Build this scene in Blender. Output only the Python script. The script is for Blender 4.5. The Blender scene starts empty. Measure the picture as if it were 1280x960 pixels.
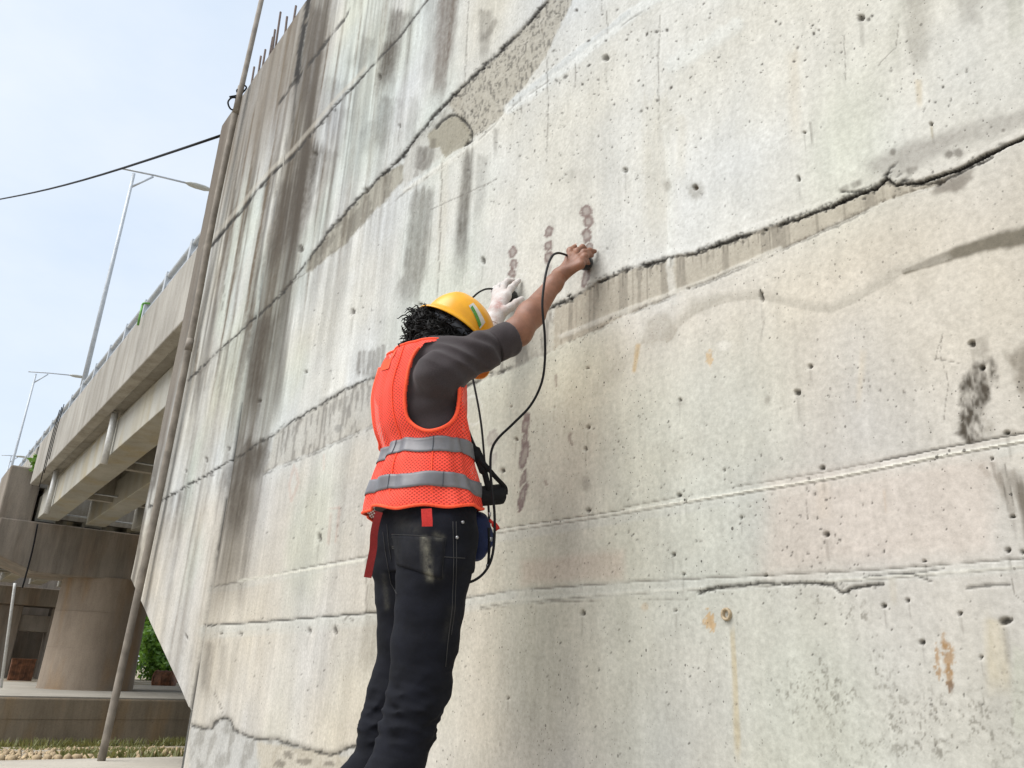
import bpy, bmesh, math, random, time
import numpy as np
from mathutils import Vector, Matrix
from mathutils.bvhtree import BVHTree

random.seed(7)
RNG = np.random.default_rng(11)
S = bpy.context.scene
COL = S.collection

# ------------------------------------------------------------------ camera
YAW, PITCH, ROLL, FPX = .932788786, .350396663, -.0442737727, 994.333
cy, sy = math.cos(YAW), math.sin(YAW)
cp, sp = math.cos(PITCH), math.sin(PITCH)
cr, sr = math.cos(ROLL), math.sin(ROLL)
_f = np.array([-sy*cp, cy*cp, sp]); _r = np.array([cy, sy, 0.]); _d = np.cross(_f, _r)
CM = np.array([cr*_r + sr*_d, -sr*_r + cr*_d, _f])       # rows: image right, image down, forward
CPOS = np.array([0., 0., .6])
cam = bpy.data.cameras.new('camera')
camo = bpy.data.objects.new('camera', cam)
COL.objects.link(camo)
R_, D_, F_ = CM
camo.matrix_world = Matrix(((R_[0], -D_[0], -F_[0], CPOS[0]), (R_[1], -D_[1], -F_[1], CPOS[1]),
                            (R_[2], -D_[2], -F_[2], CPOS[2]), (0, 0, 0, 1)))
cam.sensor_fit = 'HORIZONTAL'; cam.sensor_width = 36
cam.lens = 36*FPX/1280
cam.clip_start = .05; cam.clip_end = 3000
S.camera = camo

# ------------------------------------------------------------------ sky, sun, exposure
SUN_EL, SUN_AZ = math.radians(52), math.radians(192)     # azimuth measured from +Y towards +X
W = bpy.data.worlds.new('World'); S.world = W; W.use_nodes = True
nt = W.node_tree; nt.nodes.clear()
out = nt.nodes.new('ShaderNodeOutputWorld'); bg = nt.nodes.new('ShaderNodeBackground')
sky = nt.nodes.new('ShaderNodeTexSky'); sky.sky_type = 'NISHITA'; sky.sun_disc = False
sky.sun_elevation = SUN_EL; sky.sun_rotation = SUN_AZ; sky.air_density = 1.0; sky.dust_density = 2.0
tc = nt.nodes.new('ShaderNodeTexCoord')
mp = nt.nodes.new('ShaderNodeMapping'); mp.inputs['Scale'].default_value = (1, 1, 2.2)
ns = nt.nodes.new('ShaderNodeTexNoise'); ns.inputs['Scale'].default_value = 2.1; ns.inputs['Detail'].default_value = 6
ns.inputs['Roughness'].default_value = .55
rp = nt.nodes.new('ShaderNodeValToRGB')
rp.color_ramp.elements[0].position = .36; rp.color_ramp.elements[0].color = (3.15, 3.58, 4.12, 1)
rp.color_ramp.elements[1].position = .70; rp.color_ramp.elements[1].color = (3.85, 4.08, 4.38, 1)
mx = nt.nodes.new('ShaderNodeMix'); mx.data_type = 'RGBA'; mx.inputs[0].default_value = .90
nt.links.new(tc.outputs['Generated'], mp.inputs[0]); nt.links.new(mp.outputs[0], ns.inputs['Vector'])
nt.links.new(ns.outputs['Fac'], rp.inputs[0])
nt.links.new(sky.outputs[0], mx.inputs[6]); nt.links.new(rp.outputs[0], mx.inputs[7])
nt.links.new(mx.outputs[2], bg.inputs[0]); bg.inputs[1].default_value = .09
nt.links.new(bg.outputs[0], out.inputs[0])

sun = bpy.data.lights.new('sun', 'SUN'); sun.energy = 1.5; sun.angle = math.radians(55); sun.color = (1, .975, .94)
suno = bpy.data.objects.new('sun', sun); COL.objects.link(suno)
sd = Vector((math.sin(SUN_AZ)*math.cos(SUN_EL), math.cos(SUN_AZ)*math.cos(SUN_EL), math.sin(SUN_EL)))
suno.rotation_euler = sd.to_track_quat('Z', 'Y').to_euler()
S.view_settings.view_transform = 'Standard'; S.view_settings.look = 'None'
S.view_settings.exposure = 1.44; S.view_settings.gamma = 1; S.view_settings.use_curve_mapping = False
S.render.engine = 'CYCLES'
S.cycles.max_bounces = 6; S.cycles.transparent_max_bounces = 12

# ------------------------------------------------------------------ helpers
def ray(u, v):
    return CM.T @ np.array([u-640, v-480, FPX])
def P(u, v, X=None, Y=None, Z=None):
    """the point of the place seen at photo pixel (u, v) on the given plane"""
    a = ray(u, v)
    s = X/a[0] if X is not None else Y/a[1] if Y is not None else (Z-CPOS[2])/a[2]
    return CPOS + a*s
def px(p):
    c = (np.asarray(p, float)-CPOS) @ CM.T
    return np.stack([c[..., 0]/c[..., 2]*FPX+640, c[..., 1]/c[..., 2]*FPX+480], -1)

def tag(o, label, cat=None, group=None, kind=None):
    if label: o['label'] = label
    if cat: o['category'] = cat
    if group: o['group'] = group
    if kind: o['kind'] = kind
    return o
def empty(name, loc=(0, 0, 0)):
    o = bpy.data.objects.new(name, None); COL.objects.link(o); o.location = Vector(loc); o.empty_display_size = .1
    return o
def link(name, me, parent=None):
    o = bpy.data.objects.new(name, me); COL.objects.link(o)
    if parent is not None:
        o.parent = parent
        o.matrix_parent_inverse = Matrix.Translation(-parent.location)
    return o
def mesh(name, verts, faces, mat, parent=None, smooth=True):
    me = bpy.data.meshes.new(name)
    if isinstance(verts, np.ndarray) and isinstance(faces, np.ndarray):
        k = faces.shape[1]
        me.vertices.add(len(verts)); me.vertices.foreach_set('co', verts.astype(np.float32).ravel())
        me.loops.add(faces.size); me.loops.foreach_set('vertex_index', faces.astype(np.int32).ravel())
        me.polygons.add(len(faces)); me.polygons.foreach_set('loop_start', np.arange(0, faces.size, k, dtype=np.int32))
        me.update(calc_edges=True); me.validate()
    else:
        me.from_pydata([tuple(map(float, v)) for v in verts], [], [tuple(map(int, f)) for f in faces]); me.update()
    if smooth: me.polygons.foreach_set('use_smooth', np.ones(len(me.polygons), bool))
    if mat: me.materials.append(mat)
    return link(name, me, parent)
class MB:
    """collects shapes for one mesh"""
    def __init__(s): s.v = []; s.f = []
    def add(s, v, f):
        n = len(s.v); s.v += [tuple(map(float, p)) for p in v]; s.f += [tuple(i+n for i in q) for q in f]
    def hexa(s, p):      # 8 points: bottom loop 0-3, top loop 4-7
        s.add(p, [(3, 2, 1, 0), (4, 5, 6, 7), (0, 1, 5, 4), (1, 2, 6, 5), (2, 3, 7, 6), (3, 0, 4, 7)])
    def box(s, a, b):
        (x0, y0, z0), (x1, y1, z1) = a, b
        s.hexa([(x0, y0, z0), (x1, y0, z0), (x1, y1, z0), (x0, y1, z0), (x0, y0, z1), (x1, y0, z1), (x1, y1, z1), (x0, y1, z1)])
    def tube(s, pts, r, n=8, cap=True, flat=None):
        v, f = tube_geo(pts, r, n, cap, flat); s.add(v, f)
    def build(s, name, mat, parent=None, smooth=False, bevel=0):
        o = mesh(name, s.v, s.f, mat, parent, smooth)
        if bevel:
            m = o.modifiers.new('bevel', 'BEVEL'); m.width = bevel; m.segments = 2; m.limit_method = 'ANGLE'
        return o
def spline(pts, n):
    """Catmull-Rom through pts, n points per span"""
    p = np.asarray(pts, float); q = np.vstack([2*p[0]-p[1], p, 2*p[-1]-p[-2]]); o = []
    for i in range(1, len(q)-2):
        for t in np.linspace(0, 1, n, endpoint=False):
            a, b, c, d = q[i-1], q[i], q[i+1], q[i+2]
            o.append(.5*(2*b+(c-a)*t+(2*a-5*b+4*c-d)*t*t+(3*b-a-3*c+d)*t**3))
    o.append(p[-1]); return np.array(o)
def tube_geo(pts, r, n=8, cap=True, flat=None):
    p = np.asarray(pts, float); m = len(p); r = np.broadcast_to(np.asarray(r, float), (m,))
    t = np.gradient(p, axis=0); t /= np.linalg.norm(t, axis=1)[:, None]+1e-12
    if flat is not None: a = np.asarray(flat, float)
    else: a = np.array([0, 0, 1.]) if abs(t[0][2]) < .9 else np.array([1., 0, 0])
    v = []
    for i in range(m):
        a = a - t[i]*np.dot(a, t[i]); a /= np.linalg.norm(a)+1e-12
        b = np.cross(t[i], a)
        for k in range(n):
            w = 2*math.pi*k/n; v.append(p[i]+r[i]*(math.cos(w)*a+math.sin(w)*b))
    f = [(i*n+k, i*n+(k+1) % n, (i+1)*n+(k+1) % n, (i+1)*n+k) for i in range(m-1) for k in range(n)]
    if cap: f += [tuple(range(n))[::-1], tuple((m-1)*n+k for k in range(n))]
    return v, f
def strap_geo(pts, width, side, th=.0015):
    """flat band along pts; side = width direction per point"""
    p = np.asarray(pts, float); sd_ = np.broadcast_to(np.asarray(side, float), p.shape)
    t = np.gradient(p, axis=0); t /= np.linalg.norm(t, axis=1)[:, None]+1e-12
    w = np.broadcast_to(np.asarray(width, float), (len(p),))
    v = []
    for i in range(len(p)):
        s_ = sd_[i]-t[i]*np.dot(sd_[i], t[i]); s_ /= np.linalg.norm(s_); nn = np.cross(t[i], s_)
        for a, b in ((-.5, -1), (.5, -1), (.5, 1), (-.5, 1)): v.append(p[i]+s_*a*w[i]+nn*b*th)
    f = [(i*4+k, i*4+(k+1) % 4, (i+1)*4+(k+1) % 4, (i+1)*4+k) for i in range(len(p)-1) for k in range(4)]
    f += [(3, 2, 1, 0), tuple((len(p)-1)*4+k for k in range(4))]
    return v, f

# numpy value noise ------------------------------------------------
_TAB = RNG.random((8, 256, 256)).astype(np.float32)
def vn(x, y, s=0):
    T = _TAB[s % 8]; xi = np.floor(x).astype(np.int64); yi = np.floor(y).astype(np.int64)
    fx = (x-xi).astype(np.float32); fy = (y-yi).astype(np.float32)
    fx = fx*fx*(3-2*fx); fy = fy*fy*(3-2*fy); xi += 37*s; yi += 91*s
    a = T[xi & 255, yi & 255]; b = T[(xi+1) & 255, yi & 255]; c = T[xi & 255, (yi+1) & 255]; d = T[(xi+1) & 255, (yi+1) & 255]
    return (a*(1-fx)+b*fx)*(1-fy)+(c*(1-fx)+d*fx)*fy
def fbm(x, y, o=4, s=0, g=.5):
    r = 0; a = 1; n = 0
    for i in range(o): r = r+a*vn(x*2**i+13.7*i, y*2**i+7.1*i, s+i); n += a; a *= g
    return r/n
def sst(a, b, x):
    t = np.clip((x-a)/(b-a), 0, 1); return t*t*(3-2*t)

# ------------------------------------------------------------------ materials
def nodes(name):
    m = bpy.data.materials.new(name); m.use_nodes = True
    t = m.node_tree; b = t.nodes['Principled BSDF']; return m, t, b
def N(t, kind, **kw):
    n = t.nodes.new(kind)
    for k, v in kw.items():
        if k in n.inputs: n.inputs[k].default_value = v
        else: setattr(n, k, v)
    return n
def mixc(t, fac, a, b, mode='MIX'):
    n = t.nodes.new('ShaderNodeMix'); n.data_type = 'RGBA'; n.blend_type = mode
    for i, x in ((0, fac), (6, a), (7, b)):
        if hasattr(x, 'is_output'): t.links.new(x, n.inputs[i])
        else: n.inputs[i].default_value = x if i == 0 else (*x[:3], 1)
    return n.outputs[2]
def ramp(t, x, p0, p1, c0=(0, 0, 0), c1=(1, 1, 1)):
    n = t.nodes.new('ShaderNodeValToRGB'); e = n.color_ramp.elements
    e[0].position = p0; e[1].position = p1; e[0].color = (*c0, 1); e[1].color = (*c1, 1)
    t.links.new(x, n.inputs[0]); return n.outputs[0]
def coords(t, scale=(1, 1, 1), kind='Object'):
    c = t.nodes.new('ShaderNodeTexCoord'); m = t.nodes.new('ShaderNodeMapping'); m.inputs['Scale'].default_value = scale
    t.links.new(c.outputs[kind], m.inputs[0]); return m.outputs[0]
def noise(t, vec, scale, detail=4, rough=.5):
    n = N(t, 'ShaderNodeTexNoise', Scale=scale, Detail=detail, Roughness=rough); t.links.new(vec, n.inputs['Vector']); return n.outputs['Fac']
def bump(t, b, h, strength, dist=.01, prev=None):
    n = N(t, 'ShaderNodeBump', Strength=strength, Distance=dist); t.links.new(h, n.inputs['Height'])
    if prev is not None: t.links.new(prev, n.inputs['Normal'])
    t.links.new(n.outputs[0], b.inputs['Normal']); return n.outputs[0]
def simple(name, col, rough=.6, var=.12, scale=30, bmp=.15, dist=.003, metal=0, spec=.5, second=None):
    m, t, b = nodes(name); v = coords(t)
    f = noise(t, v, scale, 5, .6)
    c2 = second or tuple(max(0, c*(1-var*2)) for c in col); c1 = tuple(min(1, c*(1+var)) for c in col)
    t.links.new(ramp(t, f, .3, .7, c2, c1), b.inputs['Base Color'])
    b.inputs['Roughness'].default_value = rough; b.inputs['Metallic'].default_value = metal
    b.inputs['Specular IOR Level'].default_value = spec
    if bmp: bump(t, b, f, bmp, dist)
    return m
def concrete(name, base, dirt, streak=3.0, amount=.5, board=0, warm=None):
    """weathered cast concrete: blotches, run-down streaks, pits"""
    m, t, b = nodes(name)
    v = coords(t)
    big = noise(t, v, .9, 5, .6)
    c = mixc(t, ramp(t, big, .35, .68), base, tuple(x*.80 for x in base))
    if warm: c = mixc(t, ramp(t, noise(t, coords(t, (1.3, 1.3, .35)), 1.2, 4), .5, .72), c, warm)
    st = noise(t, coords(t, (streak, streak, .34)), 1.5, 8, .72)
    msk = ramp(t, st, .5-.16*amount, .72)
    mm = N(t, 'ShaderNodeMath', operation='MULTIPLY'); t.links.new(msk, mm.inputs[0]); mm.inputs[1].default_value = min(.9, amount)
    c = mixc(t, mm.outputs[0], c, dirt)
    fine = noise(t, v, 45, 4, .7)
    c = mixc(t, .35, c, ramp(t, fine, .3, .7, (.55, .55, .55), (1.15, 1.15, 1.15)), 'MULTIPLY')
    vo = N(t, 'ShaderNodeTexVoronoi', Scale=14.0); t.links.new(v, vo.inputs['Vector'])
    pit = ramp(t, vo.outputs['Distance'], .05, .10)
    c = mixc(t, ramp(t, vo.outputs['Distance'], .05, .10, (.7, .7, .7), (0, 0, 0)), c, tuple(x*.5 for x in dirt))
    t.links.new(c, b.inputs['Base Color']); b.inputs['Roughness'].default_value = .9
    b.inputs['Specular IOR Level'].default_value = .25
    h = N(t, 'ShaderNodeMath', operation='ADD'); t.links.new(fine, h.inputs[0]); t.links.new(pit, h.inputs[1])
    bump(t, b, h.outputs[0], .35, .006)
    return m

M = {}
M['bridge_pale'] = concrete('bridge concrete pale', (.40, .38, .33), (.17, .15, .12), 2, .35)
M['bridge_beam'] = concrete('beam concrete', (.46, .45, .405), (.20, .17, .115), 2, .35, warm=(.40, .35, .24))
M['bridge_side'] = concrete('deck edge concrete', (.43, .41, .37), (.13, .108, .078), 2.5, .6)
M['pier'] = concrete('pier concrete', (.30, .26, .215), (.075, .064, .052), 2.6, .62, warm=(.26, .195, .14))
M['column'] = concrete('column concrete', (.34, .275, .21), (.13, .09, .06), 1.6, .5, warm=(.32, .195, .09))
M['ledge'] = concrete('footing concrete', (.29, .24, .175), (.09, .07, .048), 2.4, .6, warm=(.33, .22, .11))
M['ledge_top'] = concrete('dusty footing top', (.42, .39, .33), (.25, .22, .18), 2, .3)
M['wall_body'] = concrete('wall body concrete', (.38, .37, .34), (.12, .11, .09), 4, .6)
M['steel'] = simple('galvanised steel', (.46, .49, .52), .5, .10, 12, .03, metal=.15)
M['rebar'] = simple('rusty rebar', (.10, .065, .05), .8, .3, 90, .3)
M['pvc'] = simple('white pvc pipe', (.62, .62, .60), .45, .10, 25, .05)
M['pole'] = simple('weathered grey pole', (.23, .20, .165), .75, .2, 9, .06, second=(.13, .11, .088))
M['black'] = simple('black rubber', (.010, .010, .011), .38, .2, 60, .05)
M['cable'] = simple('black cable', (.008, .008, .009), .6, .2, 60, .03, spec=.2)
M['green'] = simple('green painted pipe', (.13, .35, .06), .5, .2, 30, .1)
M['lamp_head'] = simple('pale lamp housing', (.45, .46, .43), .5, .15, 30, .05)
M['rust'] = simple('rusty sheet', (.20, .085, .04), .8, .35, 6, .2)

def ground_mat():
    m, t, b = nodes('dusty ground'); v = coords(t)
    a = noise(t, v, .8, 6, .62); f = noise(t, v, 26, 5, .7)
    c = mixc(t, ramp(t, a, .40, .62), (.33, .26, .175), (.40, .36, .29))
    g = noise(t, v, 2.3, 5, .7)
    c = mixc(t, ramp(t, g, .56, .66), c, (.085, .10, .03))
    c = mixc(t, .5, c, ramp(t, f, .3, .7, (.5, .5, .5), (1.2, 1.2, 1.2)), 'MULTIPLY')
    t.links.new(c, b.inputs['Base Color']); b.inputs['Roughness'].default_value = .95
    bump(t, b, f, .6, .02); return m
M['ground'] = ground_mat()
M['paving'] = concrete('pale paving', (.50, .46, .39), (.30, .26, .2), 1, .3)
M['stone'] = simple('edging stone', (.42, .32, .19), .9, .25, 14, .4, .01, second=(.25, .19, .12))
def leaf_mat(name, c0, c1):
    m, t, b = nodes(name)
    g = t.nodes.new('ShaderNodeNewGeometry')
    t.links.new(ramp(t, g.outputs['Random Per Island'], .0, 1., c0, c1), b.inputs['Base Color'])
    b.inputs['Roughness'].default_value = .55
    tr = N(t, 'ShaderNodeBsdfTranslucent'); tr.inputs[0].default_value = (c1[0]*1.3, c1[1]*1.2, c1[2], 1)
    mx = t.nodes.new('ShaderNodeMixShader'); mx.inputs[0].default_value = .3
    o = t.nodes['Material Output']
    t.links.new(b.outputs[0], mx.inputs[1]); t.links.new(tr.outputs[0], mx.inputs[2]); t.links.new(mx.outputs[0], o.inputs[0])
    return m
M['leaf'] = leaf_mat('bush leaves', (.04, .11, .015), (.17, .33, .045))
M['grass'] = leaf_mat('grass blades', (.09, .11, .03), (.22, .22, .08))
M['bark'] = simple('bark', (.10, .075, .05), .9, .3, 20, .4)
# ------------------------------------------------------------------ the great concrete wall
WY, WTOP, WL, WJ = 1.5, 5.5, -6.93, -4.885

def wall_mat():
    m, t, b = nodes('cast wall concrete'); v = coords(t)
    at = t.nodes.new('ShaderNodeAttribute'); at.attribute_name = 'Col'
    wt = t.nodes.new('ShaderNodeAttribute'); wt.attribute_name = 'wet'
    fine = noise(t, v, 70, 5, .7); mid = noise(t, coords(t, (1, 1, .30)), 24, 5, .65)
    c = mixc(t, .40, at.outputs['Color'], ramp(t, fine, .30, .70, (.52, .51, .49), (1.30, 1.30, 1.30)), 'MULTIPLY')
    c = mixc(t, .24, c, ramp(t, mid, .32, .68, (.62, .61, .58), (1.15, 1.15, 1.15)), 'MULTIPLY')
    pits = None
    dens = ramp(t, noise(t, v, 2.2, 3, .6), .36, .64)
    for sc, r0, r1, thr, st in ((15, .10, .12, .90, .9), (40, .09, .15, .76, .95), (66, .10, .19, .66, .95), (125, .1, .23, .60, .9)):
        vo = N(t, 'ShaderNodeTexVoronoi', Scale=float(sc)); t.links.new(coords(t, (1, 1, .8)), vo.inputs['Vector'])
        sx = t.nodes.new('ShaderNodeSeparateColor'); t.links.new(vo.outputs['Color'], sx.inputs[0])
        # radius grows with how far the cell's random value passes the threshold
        sel = N(t, 'ShaderNodeMapRange'); t.links.new(sx.outputs[0], sel.inputs[0])
        sel.inputs[1].default_value = thr; sel.inputs[2].default_value = 1.0; sel.inputs[3].default_value = 0.; sel.inputs[4].default_value = r1
        dd = N(t, 'ShaderNodeMath', operation='SUBTRACT'); t.links.new(sel.outputs[0], dd.inputs[0]); t.links.new(vo.outputs['Distance'], dd.inputs[1])
        k = N(t, 'ShaderNodeMapRange'); t.links.new(dd.outputs[0], k.inputs[0])
        k.inputs[1].default_value = -.012; k.inputs[2].default_value = .03; k.inputs[3].default_value = 0; k.inputs[4].default_value = st
        q = N(t, 'ShaderNodeMath', operation='MULTIPLY'); t.links.new(k.outputs[0], q.inputs[0]); t.links.new(dens, q.inputs[1])
        if pits is None: pits = q.outputs[0]
        else:
            x = N(t, 'ShaderNodeMath', operation='MAXIMUM'); t.links.new(pits, x.inputs[0]); t.links.new(q.outputs[0], x.inputs[1]); pits = x.outputs[0]
    c = mixc(t, pits, c, (.055, .05, .042))
    t.links.new(c, b.inputs['Base Color'])
    r = N(t, 'ShaderNodeMapRange'); t.links.new(wt.outputs['Fac'], r.inputs[0]); r.inputs[3].default_value = .88; r.inputs[4].default_value = .32
    t.links.new(r.outputs[0], b.inputs['Roughness']); b.inputs['Specular IOR Level'].default_value = .3
    n1 = bump(t, b, fine, .22, .003)
    inv = N(t, 'ShaderNodeMath', operation='SUBTRACT'); inv.inputs[0].default_value = 1; t.links.new(pits, inv.inputs[1])
    bump(t, b, inv.outputs[0], .28, .003, n1)
    return m
M['wall'] = wall_mat()

def zrow(v, X):
    """height on the wall plane that shows at photo row v in the column X"""
    # unknown u: solve along the vertical line at (X, WY)
    a = (np.array([X, WY, 0])-[0, 0, CPOS[2]])
    # v = 480+F*(D.p)/(F_.p), p = a+z*e
    k = (v-480)/FPX
    num = D_[0]*a[0]+D_[1]*a[1]+D_[2]*a[2]; den = F_[0]*a[0]+F_[1]*a[1]+F_[2]*a[2]
    return (k*den-num)/(D_[2]-k*F_[2])

def build_wall():
    xs = [P(u, 480, Y=WY)[0] for u in np.arange(182, 1402, 1.9)]
    xs = [x for x in xs if x > WL+.012]
    xs = np.array([WL] + xs + list(np.linspace(xs[-1]+.03, 2.6, 26)))
    nx = len(xs); NV, NO = 540, 26
    Z = np.zeros((nx, NV+2*NO), np.float64)
    for i, x in enumerate(xs):
        zb = -.35
        if x < WJ: zb = .345+(WJ-x)*(1.190-.345)/(WJ-WL)
        lo = min(max(zrow(985, x), zb+.06), 4.0); hi = min(max(zrow(-20, x), lo+.8), WTOP-.04)
        if x > -.35: lo, hi = .35, 2.3
        Z[i] = np.concatenate([np.linspace(zb, lo, NO, endpoint=False), np.linspace(lo, hi, NV, endpoint=False), np.linspace(hi, WTOP, NO)])
    X = np.repeat(xs[:, None], Z.shape[1], 1)
    nz = Z.shape[1]
    UV = px(np.stack([X, np.full_like(X, WY), Z], -1))
    # behind-camera guard for far right columns
    u = UV[..., 0].copy(); v = UV[..., 1].copy()
    bad = ((np.stack([X, np.full_like(X, WY), Z], -1)-CPOS) @ F_) < .35
    u[bad] = 5000; v[bad] = 5000
    # ---- base colour
    big = fbm(X*.8, Z*.8, 5, 1); med = fbm(X*3.1, Z*2.0, 5, 2); shift = 6*vn(X*21, X*0+2.5, 3)+3*vn(X*57, X*0+7.5, 1); Zs = Z*.5+shift*.35
    vert = fbm(X*9+.25*Z, Zs*.8, 5, 3); vert2 = fbm(X*28+.15*Z, Z*1.3+shift, 4, 4)
    bl = fbm(X*14, Z*14, 4, 5); fineN = fbm(X*75, Z*34, 3, 2, .7)
    upper = sst(1.45, 1.75, Z)
    c_up = np.array([.486, .488, .466]); c_lo = np.array([.474, .446, .396])
    col = c_lo+(c_up-c_lo)*upper[..., None]
    warm = fbm(X*1.7+5, Z*1.3, 4, 6)
    col = col*(1+(warm[..., None]-.5)*np.array([.16, .04, -.20]))
    green = sst(.55, .75, fbm(X*1.1+9, Z*.8+3, 3, 7))
    col = col*(1-green[..., None]*np.array([.05, .0, .04]))
    col = col*(.90+.24*(big[..., None]-.5)+.26*(med[..., None]-.5)+(.13+.22*sst(-2.2, -3.6, X)[..., None])*(vert[..., None]-.5)+(.09+.15*sst(-2.2, -3.6, X)[..., None])*(vert2[..., None]-.5)+.16*(bl[..., None]-.5)+.10)
    panel = X < WJ
    low = sst(1.5, .9, Z)
    mid_l = sst(-2.2, -1.2, X)*low
    col *= (1-.05*mid_l)[..., None]
    dep = (fbm(X*2.2, Z*2.2, 3, 2)-.5)*.008 + (bl-.5)*.0016
    wet = np.zeros_like(X)
    DIRT = np.array([.052, .040, .027]); BLK = np.array([.016, .014, .011]); GREY = np.array([.30, .285, .245])
    def blend(mask, c, a=1.):
        nonlocal col
        k = np.clip(mask*a, 0, 1)[..., None]; col = col*(1-k)+np.asarray(c)*k
    # ---- geometry tests in photo pixels of the un-displaced plane
    def dist(poly, pad):
        poly = np.asarray(poly, float)
        x0, y0 = poly.min(0)-pad; x1, y1 = poly.max(0)+pad
        I = np.nonzero((u > x0) & (u < x1) & (v > y0) & (v < y1))
        d = np.full(len(I[0]), 1e9); tt = np.zeros(len(I[0])); sg = np.zeros(len(I[0]))
        uu, vv = u[I], v[I]; L = np.r_[0, np.cumsum(np.hypot(*np.diff(poly, axis=0).T))]
        for k in range(len(poly)-1):
            a, b = poly[k], poly[k+1]; ab = b-a; l2 = ab @ ab
            t = np.clip(((uu-a[0])*ab[0]+(vv-a[1])*ab[1])/l2, 0, 1)
            dx, dy = uu-a[0]-t*ab[0], vv-a[1]-t*ab[1]; dd = np.hypot(dx, dy); q = dd < d
            d[q] = dd[q]; tt[q] = (L[k]+t[q]*math.sqrt(l2))/L[-1]
            sg[q] = np.sign((uu[q]-a[0])*ab[1]-(vv[q]-a[1])*ab[0])      # + = above a line running left to right
        return I, d, tt, sg
    def put(I, val): m_ = np.zeros_like(X); m_[I] = val; return m_
    jit = lambda I, s, a: ((fbm(X[I]*s, Z[I]*s, 4, 6, .6)-.5)*2+(fbm(X[I]*s*5, Z[I]*s*5, 3, 2, .7)-.5)*1.3)*a
    def stain_or_shade(poly, w0, w1, a, c=DIRT, soft=.6, edge=.35, top=.04, fade=.35, rag=1.):
        pad = max(w0, w1)*2.2+4
        I, d, t, s = dist(poly, pad)
        if len(I[0]) == 0: return
        w = w0+(w1-w0)*t
        k = 1-sst(1-soft, 1+soft, d/w+rag*(vert[I]-.5)*1.2+(vert2[I]-.5)*.6+(bl[I]-.5)*.5)
        tj = t+(vert2[I]-.5)*.16+(bl[I]-.5)*.06
        k *= sst(0, top+.05, tj)*(1-sst(1-fade, 1.0, tj))
        k *= (.62+.75*(vert2[I]-.25)*edge*2)*(.72+.56*fineN[I])
        blend(put(I, k), c, a)
    def crack(poly, w, a, depth=.006, rag=2.2, c=BLK, gap=.0, soft=.9, sc=26, halo=0):
        I, d, t, s = dist(poly, w*6+8+halo)
        if len(I[0]) == 0: return
        j = jit(I, sc, rag)
        dd = np.abs(d*s+j)
        w = w*(.35+1.1*fbm(X[I]*9+4, Z[I]*9, 3, 5))
        k = 1-sst(w*.5, w*.5+soft+w*.4, dd)
        g = 1 if not gap else sst(gap-.12, gap+.10, fbm(X[I]*11, Z[I]*11, 3, 3))
        if halo: blend(put(I, (1-sst(0, halo, d+jit(I, 9, halo*.5)))*.5), DIRT, .5*a)
        blend(put(I, k*g), c, a); dep[I] += k*g*depth*.45
    def step(poly, rng, amount, rag=2.2, sc=26):
        """the side above the line stands proud by amount, fading out over rng pixels"""
        I, d, t, s = dist(poly, rng)
        j = jit(I, sc, rag); q = d*s+j
        dep[I] -= amount*sst(-.6, .9, q)*(1-sst(rng*.4, rng, d))*sst(0, .05, t)*(1-sst(.95, 1, t))
    def poly_mask(poly, soft=3., rag=4., sc=12):
        poly = np.asarray(poly, float)
        I, d, t, s = dist(np.vstack([poly, poly[:1]]), 0+30)
        uu, vv = u[I], v[I]; ins = np.zeros(len(uu), bool); n = len(poly)
        for k in range(n):
            a, b = poly[k], poly[(k+1) % n]
            cnd = (a[1] > vv) != (b[1] > vv)
            with np.errstate(divide='ignore', invalid='ignore'):
                xx = (b[0]-a[0])*(vv-a[1])/(b[1]-a[1]+1e-9)+a[0]
            ins ^= cnd & (uu < xx)
        sd_ = np.where(ins, d, -d)+jit(I, sc, rag)
        return I, sst(-soft, soft, sd_)
    def blob(cu, cv, ru, rv, a, c, tilt=0., rag=.35, soft=.25, sc=60, dp=0., ring=0):
        ca, sa = math.cos(tilt), math.sin(tilt); R_m = max(ru, rv)*2+3
        I = np.nonzero((abs(u-cu) < R_m) & (abs(v-cv) < R_m))
        if len(I[0]) == 0: return I, None
        x = (u[I]-cu)*ca+(v[I]-cv)*sa; y = -(u[I]-cu)*sa+(v[I]-cv)*ca
        q = np.hypot(x/ru, y/rv)+jit(I, sc, rag)
        k = 1-sst(1-soft, 1+soft, q)
        if ring: k *= .62+.38*sst(.30, .75, q)
        blend(put(I, k), c, a)
        if dp: dep[I] += k*dp
        return I, k

    # ---- lines of the pours (photo pixels)
    J1 = [(1330, 152), (1280, 172), (1250, 186), (1200, 211), (1150, 228), (1120, 231), (1108, 223), (1095, 235), (1060, 248), (1040, 258), (1000, 272), (960, 285), (930, 295), (900, 305), (870, 317), (845, 320), (820, 328), (800, 332), (780, 338), (760, 347), (745, 353), (735, 360), (715, 372), (690, 384), (640, 405), (560, 440), (470, 472), (450, 478), (430, 488), (400, 506), (370, 524), (342, 544), (325, 553), (300, 570), (260, 594), (205, 625), (188, 634)][::-1]
    J1b = [(330, 590), (400, 561), (470, 529), (580, 482), (640, 462), (690, 438), (780, 394), (870, 357), (900, 345), (975, 312), (1040, 282), (1116, 246), (1180, 226)]
    J4 = [(237, 476), (275, 439), (300, 417), (325, 393), (350, 370), (370, 345), (390, 318), (410, 290), (430, 268), (450, 247), (480, 217), (500, 199), (520, 173), (545, 143), (560, 127), (575, 112), (600, 88), (620, 70), (650, 40), (676, 11), (695, -12), (760, -82), (900, -215)]
    J4b = [(350, 365), (427, 307), (480, 262), (507, 240), (560, 205), (590, 184), (620, 154), (650, 126), (720, 78), (785, 26), (822, 2), (850, -20), (980, -125), (1150, -260)]
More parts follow.
